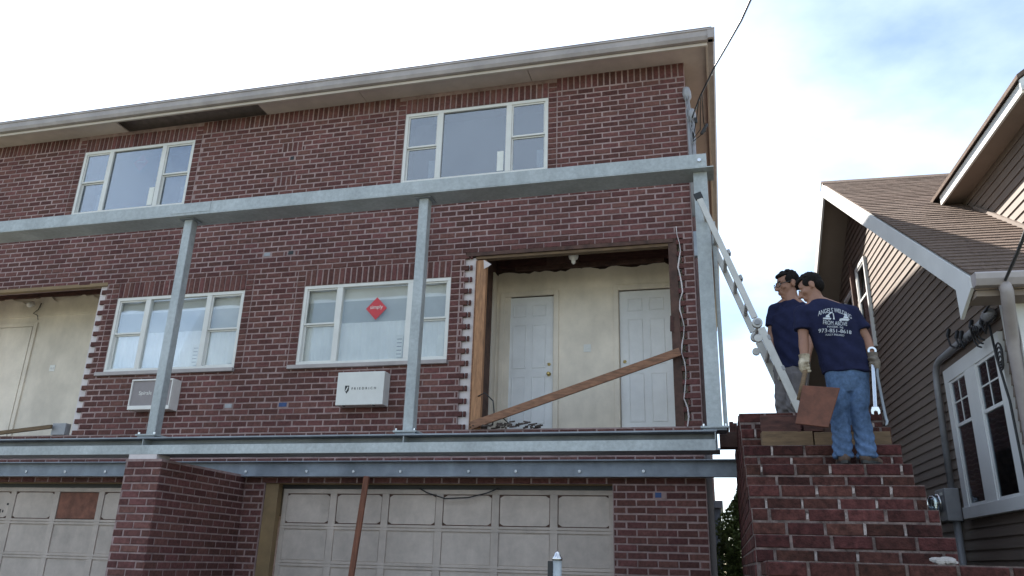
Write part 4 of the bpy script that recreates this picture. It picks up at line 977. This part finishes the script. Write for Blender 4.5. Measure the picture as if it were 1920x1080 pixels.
def person(name, label, base, J, f, s, face, headk, shirt_rings, leg_r, trouser, boots, sleeve, glasses=False, hands=None):
    """J: joints dict in world coordinates; f forward, s lateral (towards joints named R)"""
    f, s = Vector(f).normalized(), Vector(s).normalized()
    b = MB()
    hp, P, V = head_parts(J['head'], face[0], face[1], headk); b.v += hp.v; b.f += hp.f
    b.cap(J['neck']-Z3*.05, .064*headk, Vector(J['head'])-Z3*.055*headk-Vector(face[0])*.015, .056*headk)
    for q in ('L', 'R'):
        sh_, el, wr = J['sh'+q], J['el'+q], J['wr'+q]
        b.cap(sh_, .052, el, .041); b.cap(el, .042, Vector(el).lerp(wr, .35), .043); b.cap(Vector(el).lerp(wr, .35), .043, wr, .029)
        b.cap(J['hip'+q], .075, J['kn'+q], .052); b.cap(J['kn'+q], .052, J['an'+q], .038); b.cap(J['an'+q], .038, Vector(J['an'+q])+Z3*-.04, .036)
        b.cap(J['neck'], .06, sh_, .05)
        if hands and q in hands: hands[q](b)
        else: b.ell(Vector(wr)+(Vector(wr)-Vector(el)).normalized()*.03, ((.03, 0, 0), (0, .025, 0), (0, 0, .04)))
    b.loft([(c, s*(rx-.025), f*(ry-.02)) for c, rx, ry in shirt_rings[:-1]])
    b.ell((Vector(J['hipL'])+Vector(J['hipR']))/2+Z3*.04, (s*.15, f*.10, Z3*.11))
    body = link(name, remesh(b, .0075, 3, 'body'), SKIN); tag(body, label, 'person')
    # t-shirt
    t = MB(); t.loft([(c, s*rx, f*ry) for c, rx, ry in shirt_rings], 26)
    for q in ('L', 'R'):
        sh_, el = Vector(J['sh'+q]), Vector(J['el'+q]); end = sh_.lerp(el, sleeve)
        t.cap(Vector(J['neck'])-Z3*.04, .062, sh_, .068); t.cap(sh_, .072, sh_.lerp(el, .3), .074)
        d = (el-sh_).normalized(); a = d.cross(f).normalized(); bb = d.cross(a)
        t.loft([(sh_-d*.01, a*.068, bb*.068), (sh_.lerp(el, .35), a*.074, bb*.074), (end, a*.080, bb*.078)], 18)
    sm_ = remesh(t, .0075, 5, 'shirt')
    rn = random.Random(len(label))
    # cloth folds: gentle drapes pulling from the armpits to the hem
    cz = [Vector(r_[0]) for r_ in shirt_rings]; ztop, zbot = cz[-1].z, cz[0].z
    nn = [v.normal.copy() for v in sm_.vertices]
    for v in sm_.vertices:
        h = (v.co.z-zbot)/(ztop-zbot); lat = (v.co-cz[len(cz)//2]).dot(s)
        v.co += nn[v.index]*(.009*math.sin(lat*38+v.co.z*14+2*math.sin(v.co.z*9))*max(0, 1-h)**1.2+.006*math.sin(v.co.z*44+lat*26+2*math.sin(lat*12))*(.85-h*.6)-.001)
    shirt = link('t_shirt', sm_, NAVY, body)
    # trousers
    tr = MB(); hc_ = (Vector(J['hipL'])+Vector(J['hipR']))/2
    tr.loft([(hc_+Z3*-.125, s*.09, f*.075), (hc_+Z3*-.07, s*.150, f*.105), (hc_, s*.172, f*.125), (hc_+Z3*.08, s*.172, f*.120), (hc_+Z3*.15, s*.165, f*.110)], 24)
    for q in ('L', 'R'):
        h_, k_, a_ = Vector(J['hip'+q]), Vector(J['kn'+q]), Vector(J['an'+q]); t0, t1, t2 = leg_r
        tr.loft([(h_+Z3*.02, s*t0, f*t0*1.12), (h_.lerp(k_, .55), s*t0*.93, f*t0*1.0), (k_, s*t1, f*t1*1.08), (k_.lerp(a_, .5), s*t1*.98, f*t1*1.05), (a_, s*t2, f*t2*1.1), (a_-Z3*.035, s*t2*1.05, f*t2*1.15)], 20)
    tm_ = remesh(tr, .0075, 3, 'trousers')
    nn = [v.normal.copy() for v in tm_.vertices]
    for v in tm_.vertices:
        lo = max(0, 1-(v.co.z-J['anL'].z)/.28); mid = math.exp(-((v.co.z-J['knL'].z)/.12)**2)
        v.co += nn[v.index]*(.007*lo*math.sin(v.co.z*88+v.co.x*37+3*math.sin(v.co.y*30))+.004*mid*math.sin(v.co.z*60-v.co.x*45)+.003*math.sin(v.co.z*19+v.co.x*70))
    link('trousers', tm_, trouser, body)
    for q in ('L', 'R'):
        a_ = Vector(J['an'+q]); toe = Vector(J['toe'+q]); gz = base[2]; d = toe-Vector((a_.x, a_.y, toe.z)); d.z = 0; d.normalize(); pd = Vector((-d.y, d.x, 0)); hl = Vector((a_.x, a_.y, gz))
        bm_ = MB(); bm_.ell(hl-d*.035+Z3*.045, (d*.055, pd*.046, Z3*.048)); bm_.ell(hl+d*.07+Z3*.042, (d*.095, pd*.048, Z3*.045)); bm_.ell(hl+d*.15+Z3*.034, (d*.06, pd*.046, Z3*.036)); bm_.cap(hl+Z3*.05, .048, hl+Z3*.12, .047)
        me = remesh(bm_, .006, 2, 'boot')
        for v in me.vertices: v.co.z = max(v.co.z, gz+.004)
        o = link('boot', me, BOOT, body)
        so_ = MB(); so_.loft([((hl+d*.055+Z3*.001), d*.145, pd*.05), ((hl+d*.055+Z3*.024), d*.147, pd*.051)], 20); build(so_, 'boot_sole', BLACK, o)
    hm = remesh(make_hair(P, V, headk), .005, 2, 'hair'); link('hair', hm, HAIR, body)
    for q in (-1, 1):
        build(MB().ell(P(q*.030, .083, .008), V(.012, .008, .007), 8, 6), 'eye', CERAM, body, smooth=True)
        build(MB().ell(P(q*.030, .0885, .008), V(.0055, .004, .0055), 8, 6), 'iris', INK, body, smooth=True)
        build(MB().cap(P(q*.016, .088, .030), .0045*headk, P(q*.046, .078, .031), .0035*headk, 6), 'eyebrow', HAIR, body, smooth=True)
    if glasses:
        gm_ = MB()
        for q in (-1, 1):
            pts = [P(q*(.034+.026*math.cos(a)), .102-.008*math.cos(a), .004+.019*math.sin(a)) for a in [i*math.pi/6 for i in range(13)]]; gm_.tube(pts, .0028*headk, 6)
            gm_.tube([P(q*.060, .094, .008), P(q*.076, .05, .010), P(q*.080, -.01, .012)], .0032*headk, 6)
        gm_.tube([P(-.010, .106, .006), P(.010, .106, .006)], .003*headk, 6); build(gm_, 'glasses', BLACK, body, smooth=True)
    return body, shirt
V_ = lambda *a: Vector(a)
# ---- man with his back to us on the fourth step
G = ST[3][1]; y0 = -3.19
J = dict(head=V_(.858, y0+.03, 3.828), neck=V_(.915, y0, 3.68), shL=V_(.765, y0, 3.60), shR=V_(1.155, y0, 3.575), elL=V_(.752, y0-.03, 3.36), elR=V_(1.245, y0+.0, 3.35),
         wrL=V_(.738, y0-.08, 3.165), wrR=V_(1.262, y0-.06, 3.165), hipL=V_(.985, y0, 3.02), hipR=V_(1.145, y0, 3.02), knL=V_(.972, y0+.01, 2.74), knR=V_(1.125, y0+.01, 2.735),
         anL=V_(.965, y0-.02, G+.09), anR=V_(1.14, y0-.03, G+.09), toeL=V_(.965, y0+.2, G), toeR=V_(1.26, y0+.15, G))
rings = [(V_(1.072, y0, 3.055), .198, .142), (V_(1.062, y0, 3.16), .196, .138), (V_(1.03, y0, 3.32), .198, .135), (V_(.985, y0-.01, 3.48), .208, .135), (V_(.955, y0-.01, 3.58), .205, .125), (V_(.935, y0, 3.65), .155, .10), (V_(.915, y0+.005, 3.70), .075, .072)]
b2_, shirt2 = person('person', 'man in a printed navy t-shirt and blue jeans seen from behind, holding a wrench', (1.05, y0, G), J, (0, 1, 0), (1, 0, 0), ((-.93, .12, -.46), (-.3, .12, 1)), 1.08, rings, (.090, .076, .074), DENIM, BOOT, .70)
# gloves
for q, mt, c, ax, ou in (('L', GLOVE, V_(.735, y0-.10, 3.10), (-.15, -.3, 1), (-.75, -.65, 0)), ('R', GLOVED, V_(1.262, y0-.08, 3.105), (.0, -.1, 1), (.8, -.6, 0))):
    gm_ = MB(); fist(gm_, c, ax, ou, 1.15); gm_.cap(V_(*J['wr'+q]), .042, c+Vector(ou).normalized()*.02+V_(0, 0, .02), .036)
    gm_.loft([(V_(*J['wr'+q])+V_(0, 0, .045), V_(.046, 0, 0), V_(0, .043, 0)), (V_(*J['wr'+q]), V_(.042, 0, 0), V_(0, .04, 0)), (V_(*J['wr'+q])-V_(0, 0, .02), V_(.036, 0, 0), V_(0, .036, 0))], 16)
    link('glove', remesh(gm_, .0045, 2, 'glove'), mt, b2_)
# belt and loop of the jeans
bl_ = MB(); hc_ = (J['hipL']+J['hipR'])/2; bl_.loft([(hc_+Z3*.085, V_(.176, 0, 0), V_(0, .125, 0)), (hc_+Z3*.12, V_(.172, 0, 0), V_(0, .121, 0))], 26); build(bl_, 'belt', BLACK, b2_, smooth=True)
# ---- print on the back of the shirt, wrapped on the cloth
sm_ = shirt2.data; bvh = BVHTree.FromPolygons([v.co.copy() for v in sm_.vertices], [tuple(p.vertices) for p in sm_.polygons])
PCX, PCZ, TL = 1.0, 3.47, -.03
def wrap_print(me, name='shirt_lettering', lift=.006):
    bm = bmesh.new(); bm.from_mesh(me); bmesh.ops.triangulate(bm, faces=bm.faces)
    bmesh.ops.subdivide_edges(bm, edges=[e for e in bm.edges if e.calc_length() > .02], cuts=1, use_grid_fill=False)
    for v in bm.verts:
        x, z = v.co.x, v.co.y
        wx, wz = PCX+x+z*.10, PCZ+z-x*.12
        h = bvh.ray_cast(V_(wx, -6, wz), V_(0, 1, 0))
        v.co = V_(wx, (h[0].y if h[0] else y0-.13)-lift, wz)
    m2__ = bpy.data.meshes.new(name); bm.to_mesh(m2__); bm.free(); link(name, m2__, PRINT, b2_)
def tline(body, size, z, arch=0, stretch=1.0, width=None, bold=.0):
    me = text_me(body, size)
    xs_ = [v.co.x for v in me.vertices]; wd = max(xs_)-min(xs_); cx = (max(xs_)+min(xs_))/2; k = (width/wd) if width else 1
    for v in me.vertices:
        x = (v.co.x-cx)*k; v.co = V_(x, v.co.y*stretch+z-arch*x*x, 0)
    wrap_print(me)
tline('ANGELS WELDING', .05, .092, arch=2.2, stretch=1.15, width=.262)
tline('FROM ABOVE', .045, -.022, arch=-.6, stretch=1.1, width=.185)
tline('HASBR. NJ', .022, -.052, width=.12)
tline('973-851-8618', .048, -.085, width=.25, stretch=.9)
tline('FULLY INSURED', .022, -.118, width=.14)
def poly_print(polys):
    me = bpy.data.meshes.new('graphic'); vs_ = []; fs_ = []
    for p in polys: b = len(vs_); vs_ += [(x, z, 0) for x, z in p]; fs_.append(tuple(range(b, b+len(p))))
    me.from_pydata(vs_, [], fs_); wrap_print(me, 'shirt_graphic')
poly_print([[(-.095, .010), (-.035, .008), (-.03, .022), (-.09, .024)], [(-.075, .026), (-.04, .025), (-.045, .045), (-.068, .047)], [(-.062, .048), (-.052, .046), (-.028, .068), (-.018, .066), (-.02, .075), (-.034, .076)], [(-.02, .066), (-.012, .066), (-.004, .012), (-.018, .012), (-.014, .03)],
            [(.03, .006), (.10, .012), (.115, .03), (.06, .030), (.035, .022)], [(.062, .033), (.108, .033), (.10, .052), (.07, .052)], [(.07, .055), (.095, .055), (.092, .072), (.072, .072)], [(.03, .003), (.045, -.002), (.05, .006), (.04, .012)]])

# ---- man with glasses on the landing
GL, y1 = ST[6][1], -1.72
f1, s1 = Vector((-.55, -.83, 0)).normalized(), Vector((.83, -.55, 0)).normalized()
def bp(px, py, dy=0): return at(px, py, y1+dy)
J = dict(head=bp(1477, 534), neck=bp(1484, 560), shR=bp(1514, 583, -.10), shL=bp(1452, 582, .10), elR=bp(1520, 630, -.12), elL=bp(1446, 628, .10), wrR=bp(1515, 670, -.2), wrL=bp(1451, 664, .02),
         hipR=bp(1495, 706, -.05), hipL=bp(1470, 706, .05), knR=bp(1492, 762, -.06), knL=bp(1470, 762, .05), anR=V_(.80, y1-.05, GL+.09), anL=V_(.68, y1+.06, GL+.09), toeR=V_(.74, y1-.25, GL), toeL=V_(.56, y1-.12, GL))
cx = lambda px, py: bp(px, py)
rings = [(cx(1484, 694), .185, .135), (cx(1484, 672), .185, .135), (cx(1483, 640), .19, .132), (cx(1482, 610), .205, .132), (cx(1482, 590), .205, .122), (cx(1484, 575), .15, .10), (cx(1485, 563), .075, .072)]
hand1 = {'L': lambda m_: relaxed_hand(m_, J['wrL'], (0, -.1, -1), (.6, -.5, 0), f1)}
b1_, shirt1 = person('person', 'man with glasses in a plain navy t-shirt looking towards the house', (.75, y1, GL), J, f1, s1, ((-.93, -.33, -.22), (-.15, -.1, 1)), 1.25, rings, (.095, .085, .075), GREYT, BOOT, .68, glasses=True, hands=hand1)

# ================================================================== tools
yt = y0-.22
c = [at(1505, 722, yt), at(1575, 727, yt-.05), at(1553, 801, yt-.08), at(1491, 794, yt-.03)]
pn = (c[1]-c[0]).cross(c[3]-c[0]).normalized()*.022
sc_ = build(MB().prism(c, 0, pn), 'board_scoop', RUST, bevel=.004); tag(sc_, 'rusty brown square board held by its wooden handle in the left glove', 'tool')
build(MB().tube([V_(.735, y0-.10, 3.15), V_(.735, y0-.11, 3.08), at(1506, 715, yt+.04), at(1498, 750, yt+.04)], .019, 10), 'handle', TAN, sc_, smooth=True)
wc = V_(1.262, y0-.085, 3.105)
wt, wb = V_(1.262, y0-.08, 3.19), V_(1.222, y0-.14, 2.745)
wr_ = build(MB().bar(wt, wb, .012, .028), 'wrench', CHROME, bevel=.004); tag(wr_, 'long chrome combination wrench hanging from the dark glove', 'wrench')
d_ = (wb-wt).normalized()
ring = MB(); R0 = wt+V_(0, 0, .03)
for i in range(20):
    a0, a1 = 2*math.pi*i/20, 2*math.pi*(i+1)/20
    q = [R0+V_(math.cos(a)*r_, yy, math.sin(a)*r_) for a in (a0, a1) for r_ in (.019, .034) for yy in (-.01, .01)]
    ring.add(q, [(0,1,3,2), (4,6,7,5), (0,4,5,1), (2,3,7,6), (0,2,6,4), (1,5,7,3)])
build(ring, 'ring_end', CHROME, wr_)
jw = MB(); B0 = wb+d_*.02
out_ = [(-.03, .03), (-.042, -.005), (-.04, -.04), (-.02, -.05), (-.018, -.02), (0, -.008), (.018, -.02), (.02, -.05), (.04, -.04), (.042, -.005), (.03, .03)]
jw.prism([B0+V_(a*.8, -.008, b*.8) for a, b in out_], 0, (0, .016, 0)); build(jw, 'open_jaw', CHROME, wr_, bevel=.002)
pb = build(MB().tube([V_(1.285, y0-.10, 3.13), V_(1.275, y0-.11, 3.0), V_(1.28, y0-.14, 2.80), V_(1.285, y0-.16, 2.66), V_(1.29, y0-.17, 2.63), V_(1.282, y0-.18, 2.605), V_(1.272, y0-.185, 2.595)], 0, 10, [.011, .011, .011, .011, .011, .009, .005]), 'pry_bar', STEELD, smooth=True)
tag(pb, 'thin grey pry bar held beside the chrome wrench', 'pry bar')

bpy.data.scenes.remove(TMP)
